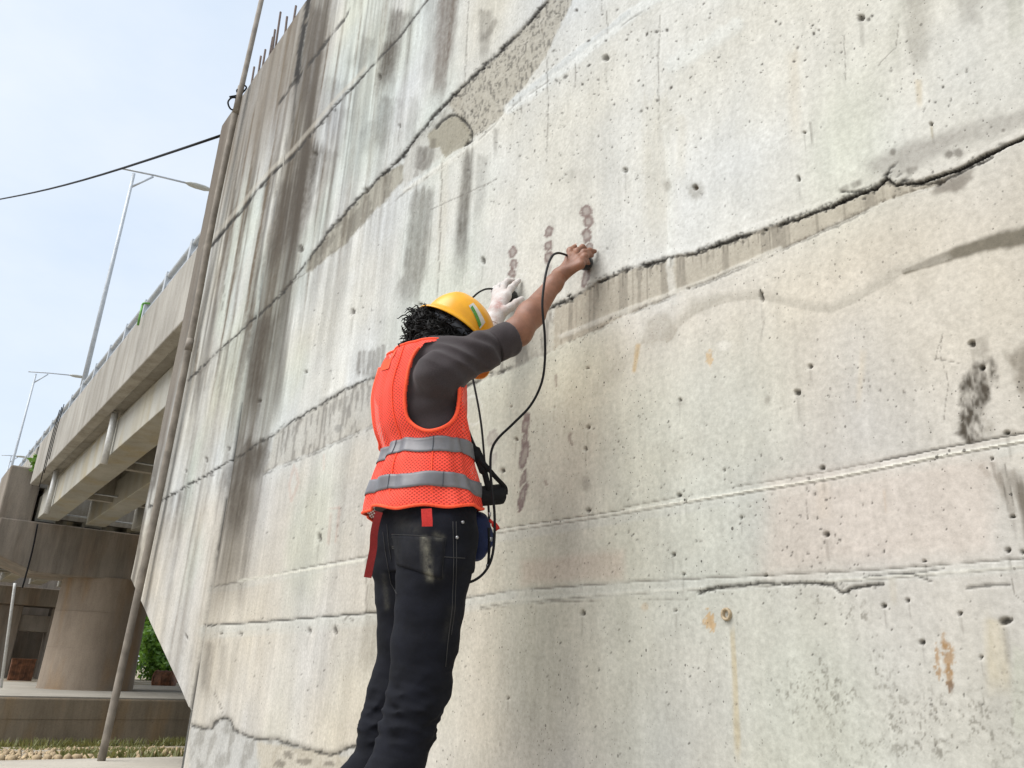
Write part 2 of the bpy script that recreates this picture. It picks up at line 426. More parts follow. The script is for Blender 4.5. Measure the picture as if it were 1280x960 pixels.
    J5 = [(262, 312), (300, 268), (325, 236), (340, 220), (370, 190), (385, 172), (400, 155), (430, 120), (445, 105), (460, 88), (500, 45), (530, 5), (545, -12), (640, -130), (760, -270)]
    J6 = [(350, 130), (371, 100), (380, 88), (395, 70), (415, 42), (430, 25), (446, -6)]
    L2a = [(265, 734), (320, 723), (390, 708), (455, 696), (520, 684), (620, 662), (780, 638)]
    L2 = [(620, 664), (780, 640), (900, 620), (1040, 597), (1160, 573), (1280, 551), (1330, 541)]
    L2u = [(780, 634), (900, 612), (1030, 590), (1100, 576), (1200, 556), (1280, 541), (1330, 531)]
    L3 = [(257, 782), (330, 777), (475, 765), (640, 738), (700, 734), (780, 728), (960, 719), (1100, 712), (1257, 700), (1330, 694)]
    L3b = [(600, 757), (640, 751), (780, 741), (960, 731), (1100, 722), (1257, 710), (1330, 705)]
    J0 = [(236, 906), (255, 911), (267, 910), (269, 902), (281, 897), (287, 900), (291, 912), (305, 920), (326, 925), (342, 924), (362, 930), (383, 936), (403, 941), (419, 943), (435, 935), (470, 930)]

    # bands of rough mortar between each pour line and the line under it
    def band(top, bot, c, a, soft=2, rag=3):
        I, k = poly_mask(list(top)+list(bot)[::-1], soft, rag)
        blend(put(I, k), c, a); return I, k
    br = [p for p in J1 if p[0] >= 690]; br = [p for p in br if p[0] <= 1120]
    I, k = band([p for p in J1 if 680 <= p[0] <= 1125], [p for p in J1b if p[0] >= 680], (.355, .32, .255), .82)
    dep[I] += k*.0015; blend(put(I, k*sst(.52, .66, vert2[I])), DIRT, .35)
    I, k = band([p for p in J1 if 340 <= p[0] <= 700], [p for p in J1b if p[0] <= 700], (.36, .335, .285), .55)
    dep[I] += k*.0012; blend(put(I, k*sst(.56, .68, fbm(X[I]*34, Z[I]*7, 4, 1))), (.15, .14, .125), .62)
    I, k = band([(380, 340)]+[p for p in J4 if 390 <= p[0] <= 480]+[(505, 205)], [(385, 342), (427, 309), (462, 272), (480, 252), (505, 225)], (.285, .265, .205), .75)
    dep[I] += k*.002; blend(put(I, k*sst(.5, .62, bl[I])), DIRT, .4)
    I, k = band([(505, 198), (520, 175), (560, 129), (575, 113)], [(505, 236), (540, 205), (560, 190), (585, 165)], (.40, .385, .35), .6)
    blend(put(I, k*sst(.55, .68, bl[I])), DIRT, .35)
    I, k = band([p for p in J4 if 560 <= p[0] <= 700], [(590, 172), (605, 163), (625, 146), (640, 128), (662, 98), (690, 55), (710, 14), (722, -10)], (.33, .305, .25), .75)
    dep[I] += k*(.001+.006*(fbm(X[I]*40, Z[I]*24, 3, 2)-.4)); blend(put(I, k*sst(.50, .70, fbm(X[I]*95, Z[I]*52, 4, 2, .65))), BLK, .6)
    I, k = band([(535, 168), (560, 146), (568, 143)], [(538, 186), (550, 185), (556, 200), (567, 190), (585, 180), (590, 170), (580, 152)], (.235, .215, .16), .8, 1.5, 2)
    dep[I] += k*.002
    # pale smears of skim along the upper line
    for pl, w, a, c in (([(637, 135), (700, 88), (785, 22), (830, -10)], 7, .65, (.62, .64, .63)), ([(640, 128), (700, 82), (785, 16)], 3.5, .45, (.36, .38, .385)),
                        ([(840, 82), (880, 58), (920, 30)], 9, .4, (.60, .62, .60)), ([(507, 239), (590, 184), (620, 156)], 3, .55, (.60, .59, .54)),
                        ([(832, 160), (838, 240), (838, 330)], 3.5, .55, (.62, .63, .60)), ([(812, 100), (828, 60), (832, 0)], 4, .3, (.6, .6, .57)),
                        ([(836, 330), (842, 380)], 4, .5, (.58, .57, .53)), ([(700, 420), (790, 385), (880, 352), (975, 311)], 3, .5, (.60, .58, .52)),
                        ([(470, 486), (400, 512), (350, 540)], 2.5, .0, (.5, .5, .5))):
        I, d, t, s = dist(pl, w*2+3); k = 1-sst(w*.5, w*1.5, d+jit(I, 14, w*.5)); blend(put(I, k), c, a); dep[I] -= k*.0025*a
    # pale bands under the low joints
    for pl, off, w, a in ((L2, 6, 8, .50), (L3, 8, 9, .45), (L2a[:5], 4, 5, .40), (L3[:4], 5, 5, .45)):
        q = [(x, y+off) for x, y in pl]
        I, d, t, s = dist(q, w*2); k = 1-sst(w*.7, w*1.25, d+jit(I, 6, 2.0)); blend(put(I, k), (.475, .480, .445), a*.75)

    # ---- dirt running down
    tall = sst(2.2, 4.4, Z)
    zone = np.clip(panel*(.30+.75*sst(1.6, 3.6, Z)) + (~panel)*sst(-2.4, -4.6, X)*(.12+.75*sst(1.6, 3.4, Z)), 0, 1)
    run = sst(.47, .66, fbm(X*7.3+.2*Z, Zs*.8, 5, 2, .6)); run2 = sst(.45, .70, fbm(X*15, Z*.9+shift*.6, 4, 5))
    blend(zone*run*(.6+.7*run2)*(.62+.76*fineN), (.118, .090, .060), 1.0)
    blend(zone*sst(.55, .72, fbm(X*11+3, Zs, 4, 1))*(.4+.9*vert2), DIRT, .75)
    blend(panel*sst(3.7, 4.9, Z)*(.5+.8*vert), (.15, .12, .085), .8)
    edge_strip = sst(WL+.34, WL+.16, X+(.1*(vert-.5)))*sst(1.7, 2.4, Z)
    blend(edge_strip, (.125, .10, .076), .85)
    edge_low = sst(WL+.40, WL+.30, X)*(1-sst(1.9, 2.5, Z))
    blend(edge_low*sst(.45, .6, fbm(X*20, Z*3, 4, 2)), DIRT, .75)
    # staining beside the vertical joint
    wj = np.clip(1-sst(.16, .50, np.abs(X-WJ-.20)+.35*(vert-.5)), 0, 1)*sst(.75, 1.15, Z)*(X > WJ)
    blend(wj*(.5+.8*(vert2-.2)), (.085, .070, .050), .95)
    blend((1-sst(.05, .36, X-WJ+.2*(vert-.5)))*(X > WJ)*sst(.2, .6, Z)*(1-sst(.9, 1.2, Z))*(.5+vert2*.6), (.17, .15, .12), .55)
    wj2 = np.clip(1-sst(.03, .12, np.abs(X-WJ-.62+.10*(Z-2))+.14*(vert-.5)), 0, 1)*sst(1.75, 2.1, Z)*(1-sst(4.2, 4.6, Z))
    blend(wj2*(.4+.9*vert2), DIRT, .75)
    wj3 = np.clip(1-sst(.02, .09, np.abs(X-WJ-.42)+.10*(vert-.5)), 0, 1)*sst(2.5, 2.9, Z)
    blend(wj3*(.3+.8*vert2), DIRT, .65)
    # streaks and stains one by one
    stain_or_shade([(562, -25), (556, 40), (550, 100), (546, 150)], 12, 9, 1.0, (.085, .058, .040))
    stain_or_shade([(540, -20), (536, 60), (530, 130)], 7, 6, .45)
    stain_or_shade([(607, 8), (606, 40), (603, 84)], 7, 4, .55); stain_or_shade([(623, 22), (612, 40), (596, 56)], 3, 3, .5, rag=.4)
    stain_or_shade([(502, 8), (490, 60), (478, 120)], 11, 9, .85); stain_or_shade([(488, 50), (478, 90), (470, 120)], 9, 6, .65)
    stain_or_shade([(486, 118), (480, 160), (474, 200)], 12, 9, .5); stain_or_shade([(462, 45), (452, 66), (434, 92)], 10, 7, .38)
    stain_or_shade([(420, 95), (412, 130), (404, 170)], 14, 10, .32); stain_or_shade([(432, 130), (424, 170), (420, 215)], 8, 7, .35)
    stain_or_shade([(520, 120), (512, 190)], 7, 6, .3); stain_or_shade([(466, 150), (456, 200)], 8, 7, .35); stain_or_shade([(415, 185), (404, 240)], 9, 7, .4)
    stain_or_shade([(392, 170), (376, 240), (352, 335)], 15, 12, 1.0); stain_or_shade([(396, 0), (388, 80), (384, 170)], 10, 9, .95, (.07, .055, .04)); stain_or_shade([(360, 220), (346, 300), (328, 360)], 10, 9, .85)
    stain_or_shade([(332, 390), (322, 440), (312, 535)], 13, 9, 1.0); stain_or_shade([(345, 385), (338, 430), (326, 500)], 6, 5, .5)
    stain_or_shade([(320, 545), (300, 600), (286, 690)], 16, 12, 1.0); stain_or_shade([(330, 545), (318, 585), (304, 600)], 8, 10, .7)
    stain_or_shade([(530, 180), (526, 214)], 8, 8, .85, top=.1, fade=.1, rag=.5); stain_or_shade([(543, 170), (540, 195), (533, 214)], 3, 3, .7, rag=.5)
    stain_or_shade([(529, 226), (524, 290), (516, 350), (511, 400)], 13, 14, .82, (.085, .073, .055), top=.02, fade=.3, rag=.5, soft=.35)
    stain_or_shade([(586, 182), (583, 230), (577, 300), (575, 350), (578, 372)], 6, 8, .95, (.07, .06, .045), fade=.45, rag=.5)
    stain_or_shade([(604, 190), (600, 240), (594, 290)], 7, 5, .32); stain_or_shade([(620, 158), (619, 200)], 2.5, 2, .5)
    stain_or_shade([(556, 190), (552, 300), (548, 380)], 5, 5, .18, (.42, .36, .24))
    stain_or_shade([(725, 205), (728, 290)], 12, 8, .14); stain_or_shade([(822, 110), (822, 330)], 16, 14, .26, (.36, .32, .22)); stain_or_shade([(852, 140), (850, 240)], 8, 6, .2, (.38, .33, .22))
    stain_or_shade([(1145, -12), (1146, 50), (1150, 104)], 18, 9, .55, (.20, .185, .15)); stain_or_shade([(1122, 0), (1118, 90)], 10, 6, .25, (.25, .25, .2)); stain_or_shade([(1208, -10), (1214, 40)], 14, 9, .35)
    stain_or_shade([(1270, -10), (1268, 60)], 7, 5, .35, (.25, .26, .2))
    stain_or_shade([(1148, 98), (1150, 140)], 5, 4, .5, (.45, .36, .22)); stain_or_shade([(992, 60), (995, 190)], 11, 9, .3, (.44, .37, .26))
    stain_or_shade([(1012, 150), (1016, 185)], 2, 1.5, .55); stain_or_shade([(1164, 154), (1166, 178)], 2.5, 1.5, .5, (.4, .34, .2))
    # blot at the right
    I, k = poly_mask([(1206, 462), (1222, 452), (1240, 444), (1246, 462), (1238, 480), (1234, 500), (1226, 520), (1232, 548), (1212, 552), (1200, 540), (1204, 512), (1194, 500), (1200, 478)], 6, 9, 16)
    blend(put(I, k*sst(.34, .60, .45*bl[I]+.55*fineN[I])), (.06, .05, .037), 1.0)
    I, k = poly_mask([(1240, 440), (1300, 430), (1300, 545), (1232, 540), (1240, 500)], 12, 12, 10)
    blend(put(I, k*sst(.46, .62, fbm(X[I]*20, Z[I]*12, 4, 3))), (.16, .138, .105), .75)
    stain_or_shade([(1222, 420), (1232, 450)], 8, 10, .4)
    for a_, b_, w in (((1240, 575), (1252, 612), 4), ((1252, 580), (1270, 660), 5), ((1262, 585), (1285, 650), 6), ((1246, 588), (1258, 628), 4), ((1276, 600), (1288, 700), 6), ((1225, 580), (1240, 600), 4)):
        stain_or_shade([a_, b_], w, w*.8, .7, (.15, .128, .10), rag=.7)
    I, k = poly_mask([(1228, 600), (1300, 590), (1300, 720), (1256, 710)], 10, 10, 8); blend(put(I, k*sst(.45, .68, vert2[I])), DIRT, .45)
    # tide lines under the main joint
    I, d, t, s = dist([(1310, 290), (1280, 296), (1240, 304), (1210, 312), (1170, 326), (1131, 340)], 34)
    k = 1-sst(6, 15, d/(.35+.85*(1-t))+jit(I, 11, 3.5)); blend(put(I, k), (.115, .10, .072), .9)
    I, d, t, s = dist([(1180, 326), (1131, 338), (1112, 352), (1065, 378), (1040, 389), (1014, 387), (975, 378), (948, 372), (909, 376), (870, 390), (850, 405), (838, 424)], 26)
    k = np.where(s < 0, 1-sst(2, 16, d), 1-sst(1, 3, d+jit(I, 20, 1.0))); blend(put(I, k), (.35, .325, .275), .62)
    I, k = poly_mask([(806, 400), (835, 392), (846, 412), (842, 426), (820, 428), (800, 432)], 3, 4); blend(put(I, k), (.33, .305, .255), .5)
    I, k = poly_mask([(860, 372), (900, 368), (905, 372), (880, 392), (862, 398)], 4, 4); blend(put(I, k), (.36, .34, .29), .4)
    stain_or_shade([(775, 455), (750, 480), (738, 505)], 9, 5, .25, (.33, .31, .26)); stain_or_shade([(830, 420), (800, 436), (760, 470)], 8, 6, .28, (.34, .315, .26), rag=.4)
    I, k = poly_mask([(1150, 205), (1210, 178), (1300, 150), (1300, 130), (1220, 152), (1150, 175), (1080, 205), (1110, 222)], 8, 6, 6); blend(put(I, k*(.5+.8*bl[I])), (.25, .235, .21), .62)
    I, k = poly_mask([(1172, 226), (1215, 210), (1216, 224), (1195, 240), (1170, 238)], 5, 6, 12); blend(put(I, k*(.4+bl[I])), (.16, .14, .115), .7)
    for c_ in ((1186, 193, 5, 5), (1198, 191, 6, 5), (1116, 190, 3.5, 4), (1254, 163, 2.5, 2.5)): blob(*c_, .6, DIRT, rag=.4, soft=.5)
    for c_ in ((1070, 232), (1054, 238), (1140, 214)): stain_or_shade([(c_[0]-8, c_[1]+2), (c_[0]+10, c_[1]-6)], 4, 3, .6, top=.2)
    # drips in the band left of the worker
    for i in range(20):
        x0 = 352+i*7.2+RNG.random()*4; y0 = np.interp(x0, [342, 400, 470, 560], [546, 509, 476, 442])+1
        l = 14+RNG.random()*24; stain_or_shade([(x0, y0), (x0-1-RNG.random()*2, y0+l*.5), (x0-2, y0+l)], 1.5, .9, .75, (.15, .142, .13), rag=.3, top=.02, fade=.2)
    blob(423, 536, 5, 5, .7, (.22, .215, .20)); stain_or_shade([(398, 505), (440, 482)], 4, 3, .55, (.24, .235, .22), rag=.4); stain_or_shade([(462, 460), (466, 430)], 2, 1.5, .45)
    for i in range(6): stain_or_shade([(450+i*6, 452-i*3-RNG.random()*14), (448+i*6, 462-i), (449+i*6, 474)], 2.0, 2.4, .85, (.15, .14, .125), rag=.4, top=.02, fade=.2)
    # drips in the band right of the hands
    for i in range(26):
        x0 = 745+i*9+RNG.random()*6; y0 = np.interp(x0, [700, 760, 820, 870, 930, 1000], [380, 347, 328, 317, 295, 272])
        l = (10+RNG.random()*14); stain_or_shade([(x0, y0), (x0+.5, y0+l)], 1.3, .8, .7, (.13, .115, .09), rag=.3, top=.02, fade=.3)
    # faint staining lines under the joints on the left
    for i in range(40):
        x0 = 190+RNG.random()*150; y0 = np.interp(x0, [188, 205, 300, 342], [634, 625, 570, 544]); l = 30+RNG.random()*110
        stain_or_shade([(x0, y0), (x0-l*.17, y0+l)], 1.6, 1.0, .35, rag=.3, top=.01, fade=.6)
    for i in range(46):
        x0 = 245+RNG.random()*240; y0 = np.interp(x0, [237, 275, 350, 410, 450, 500], [476, 439, 370, 290, 247, 199]); l = 30+RNG.random()*90
        stain_or_shade([(x0, y0), (x0-l*.13, y0+l)], 1.5, .9, .32, rag=.3, top=.01, fade=.6)
    for i in range(30):
        x0 = 300+RNG.random()*220; y0 = np.interp(x0, [262, 325, 370, 400, 445, 500, 530], [312, 236, 190, 155, 105, 45, 5]); l = 30+RNG.random()*80
        stain_or_shade([(x0, y0), (x0-l*.12, y0+l)], 1.5, .9, .35, rag=.3, top=.01, fade=.6)
    # grime creeping up at the foot, damp skim under the ragged line
    I, k = poly_mask(J0+[(470, 1000), (236, 1000)], 1.5, 1.5); blend(put(I, k), (.40, .40, .385), .7); dep[I] += k*.003
    blend(put(I, k*sst(.5, .65, bl[I])), (.16, .15, .125), .45)
    I, k = poly_mask([(322, 928), (440, 946), (440, 1000), (326, 1000)], 3, 4); blend(put(I, k), (.44, .385, .29), .55)
    for c_ in ((360, 944, 6, 5), (380, 952, 9, 4), (350, 955, 8, 5), (410, 955, 8, 3)): blob(*c_, .55, DIRT, rag=.6)
    I, d, t, s = dist(J0, 14); blend(put(I, (1-sst(1, 9, d+jit(I, 20, 3)))*(s > 0)), (.18, .165, .14), .5)
    stain_or_shade([(466, 720), (462, 790), (452, 850)], 7, 9, .55, (.22, .20, .16)); stain_or_shade([(472, 770), (464, 850)], 6, 8, .4, (.22, .20, .16))
    stain_or_shade([(262, 800), (255, 880)], 7, 6, .5); stain_or_shade([(283, 800), (276, 870)], 4, 4, .3)
    stain_or_shade([(915, 776), (919, 840), (923, 960)], 2.6, 4.5, .62, (.43, .33, .16), rag=.3, fade=.2); stain_or_shade([(1105, 610), (1108, 645)], 1.5, 1.5, .5, (.42, .3, .18))
    stain_or_shade([(798, 428), (792, 468)], 3.2, 2.4, .75, (.42, .28, .11), rag=.3, fade=.1); stain_or_shade([(957, 395), (950, 430)], 1.4, 1.2, .4)
    [blob(*c_, .8, (.30, .185, .085), rag=1.1, soft=.45, sc=110) for c_ in ((1180, 802, 4, 12), (1186, 822, 7, 17), (1187, 848, 5, 14), (1171, 822, 3, 17), (1174, 840, 2.5, 10))]; blob(1188, 858, 4, 7, .7, (.14, .09, .06), rag=1., soft=.4, sc=110)
    blob(887, 448, 4, 8, .65, (.45, .30, .14), rag=1., sc=110); blob(888, 777, 5.5, 11, .8, (.45, .29, .13), tilt=-.25, rag=1.1, sc=110); blob(806, 758, 4, 5, .35, (.45, .31, .17)); blob(906, 432, 9, 6, .5, (.62, .60, .55))
    stain_or_shade([(1243, 770), (1250, 880)], 11, 12, .32, (.45, .36, .18)); stain_or_shade([(1275, 800), (1278, 940)], 9, 9, .22, (.33, .38, .25))
    stain_or_shade([(1028, 600), (1030, 660)], 10, 10, .2, (.5, .38, .24)); stain_or_shade([(1080, 430), (1072, 520)], 5, 4, .25, (.5, .4, .25)); stain_or_shade([(1115, 720), (1118, 760)], 5, 4, .2, (.45, .36, .2))
    I, k = poly_mask([(1000, 760), (1090, 752), (1130, 800), (1120, 905), (1040, 925), (960, 880), (985, 800)], 30, 25, 4)
    blend(put(I, k*sst(.55, .72, fbm(X[I]*190, Z[I]*130, 3, 3, .7))*sst(.40, .62, fbm(X[I]*16, Z[I]*10, 3, 3))), (.12, .11, .085), .62)
    I, k = poly_mask([(1040, 860), (1280, 860), (1280, 960), (1040, 960)], 30, 25, 4)
    blend(put(I, k*sst(.55, .72, fbm(X[I]*170, Z[I]*120, 3, 1, .7))*sst(.42, .64, fbm(X[I]*14, Z[I]*9, 3, 1))), (.12, .11, .085), .6)
    I, k = poly_mask([(960, 600), (1240, 565), (1240, 690), (960, 715)], 20, 10, 4); blend(put(I, k), (.52, .435, .375), .40)
    I, k = poly_mask([(650, 700), (780, 690), (780, 724), (650, 732)], 8, 5, 6); blend(put(I, k), (.46, .36, .29), .45)
    stain_or_shade([(645, 745), (650, 900)], 14, 10, .12, (.40, .40, .36))  # soft shade beside the worker's legs, painted into the wall colour

    # ---- the joints themselves
    for q in (J1,): crack(q, .9, .9, .004, 2.6, gap=.36, halo=3, soft=.5); step(q, 12, .0014, 2.6)
    crack([p for p in J1 if p[0] >= 1040], 1.7, .95, .006, 2.4, soft=.6); crack([p for p in J1 if p[0] >= 1140], 2.5, .95, .008, 1.2, soft=.6)
    crack([p for p in J1 if 690 <= p[0] <= 1100], 1.7, .85, .005, 3.0, gap=.36, sc=34)
    crack([(x, y-3) for x, y in J1 if 690 <= x <= 1100], 1.0, .6, .003, 4.0, gap=.50, sc=40)
    for q in ([(1108, 223), (1112, 212), (1122, 203)], [(1122, 230), (1136, 220), (1152, 206)], [(1080, 240), (1060, 241), (1052, 240)], [(1140, 232), (1180, 226), (1220, 206), (1240, 196)]): crack(q, 1.6, .75, .006, 2.2, gap=.4)
    def crumble(poly, n, off, r0, r1, a=.85, c=BLK):
        q = np.array(poly, float); L = np.r_[0, np.cumsum(np.hypot(*np.diff(q, axis=0).T))]
        for i in range(n):
            s_ = RNG.random()*L[-1]; x_ = np.interp(s_, L, q[:, 0]); y_ = np.interp(s_, L, q[:, 1]); r = r0+(r1-r0)*RNG.random()**2
            blob(x_+RNG.normal()*off*.5, y_+RNG.normal()*off, r*(.8+.9*RNG.random()), r*(.5+.4*RNG.random()), a*(.5+.5*RNG.random()), c, rag=.8, soft=.4, sc=120, dp=.0015, tilt=-.4+RNG.normal()*.5)
    crumble([p for p in J1 if 690 <= p[0] <= 1120], 210, 2.6, .8, 2.6); crumble([p for p in J1 if p[0] >= 1090], 90, 4.0, .8, 2.8, .7); crumble([p for p in J1b if p[0] >= 690], 120, 2.2, .6, 1.8, .5, DIRT)
    crumble([p for p in J1 if p[0] < 520], 120, 1.6, .6, 1.8, .7); crumble([p for p in J4 if p[0] >= 400], 170, 2.2, .8, 2.4, .8); crumble([p for p in J5 if p[0] < 500], 90, 1.6, .7, 2.0, .8); crumble(J0, 70, 1.8, .6, 1.8, .7)
    crumble([(875, 742), (900, 734), (950, 730), (1000, 729), (1040, 731), (1065, 735), (1104, 731)], 80, 2.6, .6, 2.0, .7); crumble([(560, 146), (578, 149), (590, 166), (580, 182)], 30, 1.6, .7, 1.8)
    crack(J1b, .9, .55, .004, 1.4, gap=.48, c=DIRT); crack([(x, y+3) for x, y in J1b], 1.0, .5, .003, 1.8, gap=.52)
    crack([(582, 482), (610, 470), (640, 460), (680, 443)], 2.4, .75, .008, 3.4, gap=.45)
    crack(J4, 1.0, .88, .004, 2.0, gap=.32, halo=5, soft=.6); step(J4, 14, .0018, 2.0); crack([p for p in J4 if p[0] >= 480], 2.0, .85, .006, 2.4, gap=.40)
    crack(J4b, .8, .45, .003, .9, gap=.52, c=DIRT)
    crack([(545, 160), (552, 152), (560, 146), (568, 143), (578, 149), (586, 158), (590, 166), (589, 176), (580, 182)], 1.6, .85, .01, 1.3)
    crack(J5, 1.1, .85, .004, 1.2, gap=.32, halo=4); crack([p for p in J5 if p[0] < 385], 2.6, .7, .006, 1.4, gap=.42)
    I, d, t, s = dist([(x-4, y-3) for x, y in J5 if x < 470], 8); blend(put(I, 1-sst(1, 3.2, d)), (.46, .43, .37), .45)
    crack(J6, 1.8, .85, .008, 1.2, gap=.40)
    crack([(388, -8), (382, 30), (377, 55), (373, 88), (371, 102)], 3.4, 1.0, .006, 1.4, gap=.18); crack([(371, 100), (367, 140), (365, 170)], 1.1, .5, .005, .5)
    for q in ([(586, -5), (584, 50), (580, 115)], [(297, 215), (290, 290), (284, 340)], [(283, 345), (278, 400)], [(676, 30), (684, 78), (685, 150), (683, 190)], [(751, -5), (753, 18)], [(758, 14), (759, 45)], [(824, 20), (823, 150)],
              [(553, 205), (549, 330), (546, 380)], [(1055, 45), (1057, 100)], [(1179, 416), (1174, 442), (1186, 476)], [(1186, 476), (1180, 525)], [(1124, 30), (1120, 60), (1098, 82)], [(1008, 610), (1010, 650)],
              [(648, 84), (652, 140)], [(719, 80), (718, 110)], [(1170, 450), (1172, 440), (1178, 420)], [(275, 880), (280, 895)], [(268, 865), (276, 885)], [(1251, 590), (1262, 640)], [(1256, 580), (1270, 640)], [(540, 262), (620, 224), (600, 238)],
              [(1205, 455), (1170, 448)], [(1262, 700), (1268, 742), (1280, 752)]): crack(q, .5, .55, .002, 1.4, c=(.10, .09, .075), soft=.7)
    crack(L2a, .8, .60, .005, .4, c=(.09, .08, .065)); crack(L2u, .6, .45, .004, .5, gap=.40, c=DIRT); crack([p for p in L2u if p[0] > 1090], .8, .6, .004, .8, gap=.3)
    for ln, w, a, dp in ((L2, 1.4, .55, -.0015), ([(300, 726), (390, 711), (455, 700)], 1.3, .55, -.0015), (L3b, 1.2, .30, -.001)):
        I, d, t, s = dist(ln, 8); k = 1-sst(w*.6, w*1.7, d+jit(I, 30, .5)); blend(put(I, k), (.66, .64, .55), a); dep[I] += k*dp
    crack([(x, y+2.4) for x, y in L2], .5, .40, .004, .4, c=DIRT)
    crack(L3, .8, .65, .005, .5, gap=.34, c=(.08, .07, .055)); crack([p for p in L3 if p[0] < 480], 1.0, .75, .006, .4); crack([(x, y+2) for x, y in L3b], .5, .4, .003, .5, gap=.45, c=DIRT)
    crack([(875, 742), (885, 737), (900, 734), (925, 732), (950, 730), (1000, 729), (1040, 731), (1052, 741), (1065, 735), (1085, 733), (1104, 731)], 2.0, .80, .010, 2.0, gap=.36, halo=4)
    crack([(1080, 722), (1110, 718), (1140, 717), (1165, 727)], .7, .7, .004, 1.2); crack([(1130, 718), (1180, 711)], .7, .6, .004, .8); crack([(1210, 735), (1262, 731)], 1.6, .6, .006, 1.6, gap=.4)
    crack([(600, 762), (690, 752), (770, 751), (860, 749)], .7, .45, .003, 1.2, gap=.5, c=DIRT)
    crack(J0, 1.3, .8, .003, 2.4, gap=.34, soft=1.0); crack([(430, 775), (434, 770), (442, 776)], .7, .5, 0, .3, c=DIRT)
    crack([(458, 700), (457, 765), (470, 767)], .9, .5, .004, .5, c=DIRT)
    # the vertical joint between end panel and main face
    jd = np.abs(X-WJ+.02*(fbm(X*0+3, Z*5, 4, 2)-.5)); jk = (1-sst(.006, .020, jd))*(1-.45*sst(1.8, 2.6, Z))
    blend(jk*(.35+.9*sst(.4, .6, fbm(X*0+1, Z*7, 3, 5))), BLK, .72); dep += jk*.014; dep -= np.where(panel, .010, 0)

    # ---- tie holes, blow holes
    for c_ in ((1215, 430, 4.5, 4.2), (1228, 460, 3.5, 3.5), (997, 491, 4.2, 3.8), (1013, 458, 2.6, 2.6), (782, 213, 3.6, 3.6), (1076, 22, 5, 4.6), (998, 223, 2.4, 4), (850, 500, 2.6, 2.4), (849, 619, 2.8, 2.6),
               (735, 534, 2.4, 2.4), (732, 561, 2.6, 2.6), (735, 638, 2.6, 2.6), (1028, 585, 4, 3.2), (1240, 573, 3, 2), (1259, 541, 4.5, 2.8), (457, 238, 3.2, 4.4), (375, 311, 3.2, 5), (441, 390, 3.2, 4.4), (604, 326, 2.4, 5), (474, 96, 2.4, 5),
               (500, 158, 1.6, 3), (382, 465, 2, 2.6), (324, 501, 2.6, 2.6), (288, 562, 1.5, 3.4), (260, 575, 1.6, 4.6), (234, 589, 1.5, 2.2), (525, 380, 2.2, 2.8), (1164, 155, 2.6, 3), (1005, 165, 2, 2), (399, 672, 2.6, 6), (418, 788, 2.6, 6), (386, 788, 1.8, 4), (301, 792, 1.6, 3), (277, 792, 1.4, 3), (235, 796, 1.2, 4.4), (394, 192, 2.4, 3.6),
               (645, 549, 2, 2.4), (628, 588, 3, 3), (613, 466, 1.4, 1.4), (639, 508, 1.5, 1.5), (693, 509, 1.3, 1.3), (734, 460, 1.8, 1.8), (1200, 767, 3, 3), (1153, 803, 3.4, 3), (1105, 757, 3, 3), (1135, 750, 2.4, 2.4), (1256, 777, 8, 5), (1226, 822, 2.4, 2.2), (1033, 668, 4, 3.5), (858, 626, 1.8, 1.8), (906, 588, 1.6, 1.8), (636, 873, 1.2, 1.2), (845, 763, 2.2, 2.2), (728, 767, 3.2, 3.2),
               (957, 719, 2, 2), (855, 718, 2.4, 1.8), (927, 647, 2, 2), (842, 693, 2.2, 2.6), (1156, 701, 3, 2), (1266, 646, 3.5, 2), (1278, 690, 3, 3), (1260, 688, 3.4, 3), (952, 370, 2.8, 8), (757, 72, 4, 4)):
        blob(c_[0], c_[1], c_[2]*.84, c_[3]*.84, .85, (.055, .048, .038), rag=.5, soft=.4, dp=.010, tilt=-.2, sc=90)
        stain_or_shade([(c_[0], c_[1]+c_[3]), (c_[0]-(760-c_[0])*.0004*30, c_[1]+c_[3]+14+c_[2]*5)], c_[2]*.55, c_[2]*.4, .28, rag=.3)
    for c_ in ((870, 238, 9, 11), (835, 232, 4, 7), (733, 604, 5, 9), (960, 500, 4, 6), (850, 503, 4, 4)): blob(*c_, .55, (.20, .185, .155), rag=.5, soft=.7, sc=30)
    blob(869, 234, 3.2, 3.2, .9, (.07, .045, .022), rag=.3, dp=.012); blob(782, 212, 2, 2, .6, (.5, .5, .47), rag=.2)
    # traced spatter of blow holes, elongated as the grain runs
    def spatter(n, cu, cv, su, sv, r0, r1, a=.8, tilt=-.6):
        for i in range(n):
            r = (r0+(r1-r0)*RNG.random()**2.6)*.85
            blob(cu+RNG.normal()*su, cv+RNG.normal()*sv, r*(.55+.4*RNG.random()), r*(.8+.7*RNG.random()), a*(.7+.5*RNG.random()), (.05, .045, .036), rag=.35, soft=.45, dp=.0012, tilt=tilt+RNG.normal()*.3)
    spatter(120, 700, 130, 60, 70, .7, 1.5); spatter(120, 1000, 300, 150, 150, .6, 1.3); spatter(120, 900, 750, 150, 120, .6, 1.3); spatter(70, 700, 130, 55, 60, .8, 2.3); spatter(60, 790, 60, 50, 40, .9, 2.8, tilt=.7); spatter(40, 900, 80, 60, 60, .8, 2.2, tilt=.5); spatter(50, 640, 200, 30, 50, .7, 1.7)
    spatter(45, 1020, 50, 40, 40, .9, 2.6, tilt=.7); spatter(45, 1180, 100, 50, 45, .9, 2.2, tilt=.7); spatter(30, 880, 200, 60, 60, .8, 1.8)
    spatter(60, 1030, 670, 45, 40, .9, 2.5); spatter(50, 930, 650, 110, 40, .8, 2.0); spatter(70, 1040, 800, 60, 60, .7, 2.0); spatter(50, 1180, 850, 60, 60, .8, 2.2); spatter(40, 880, 590, 60, 40, .8, 2.0)
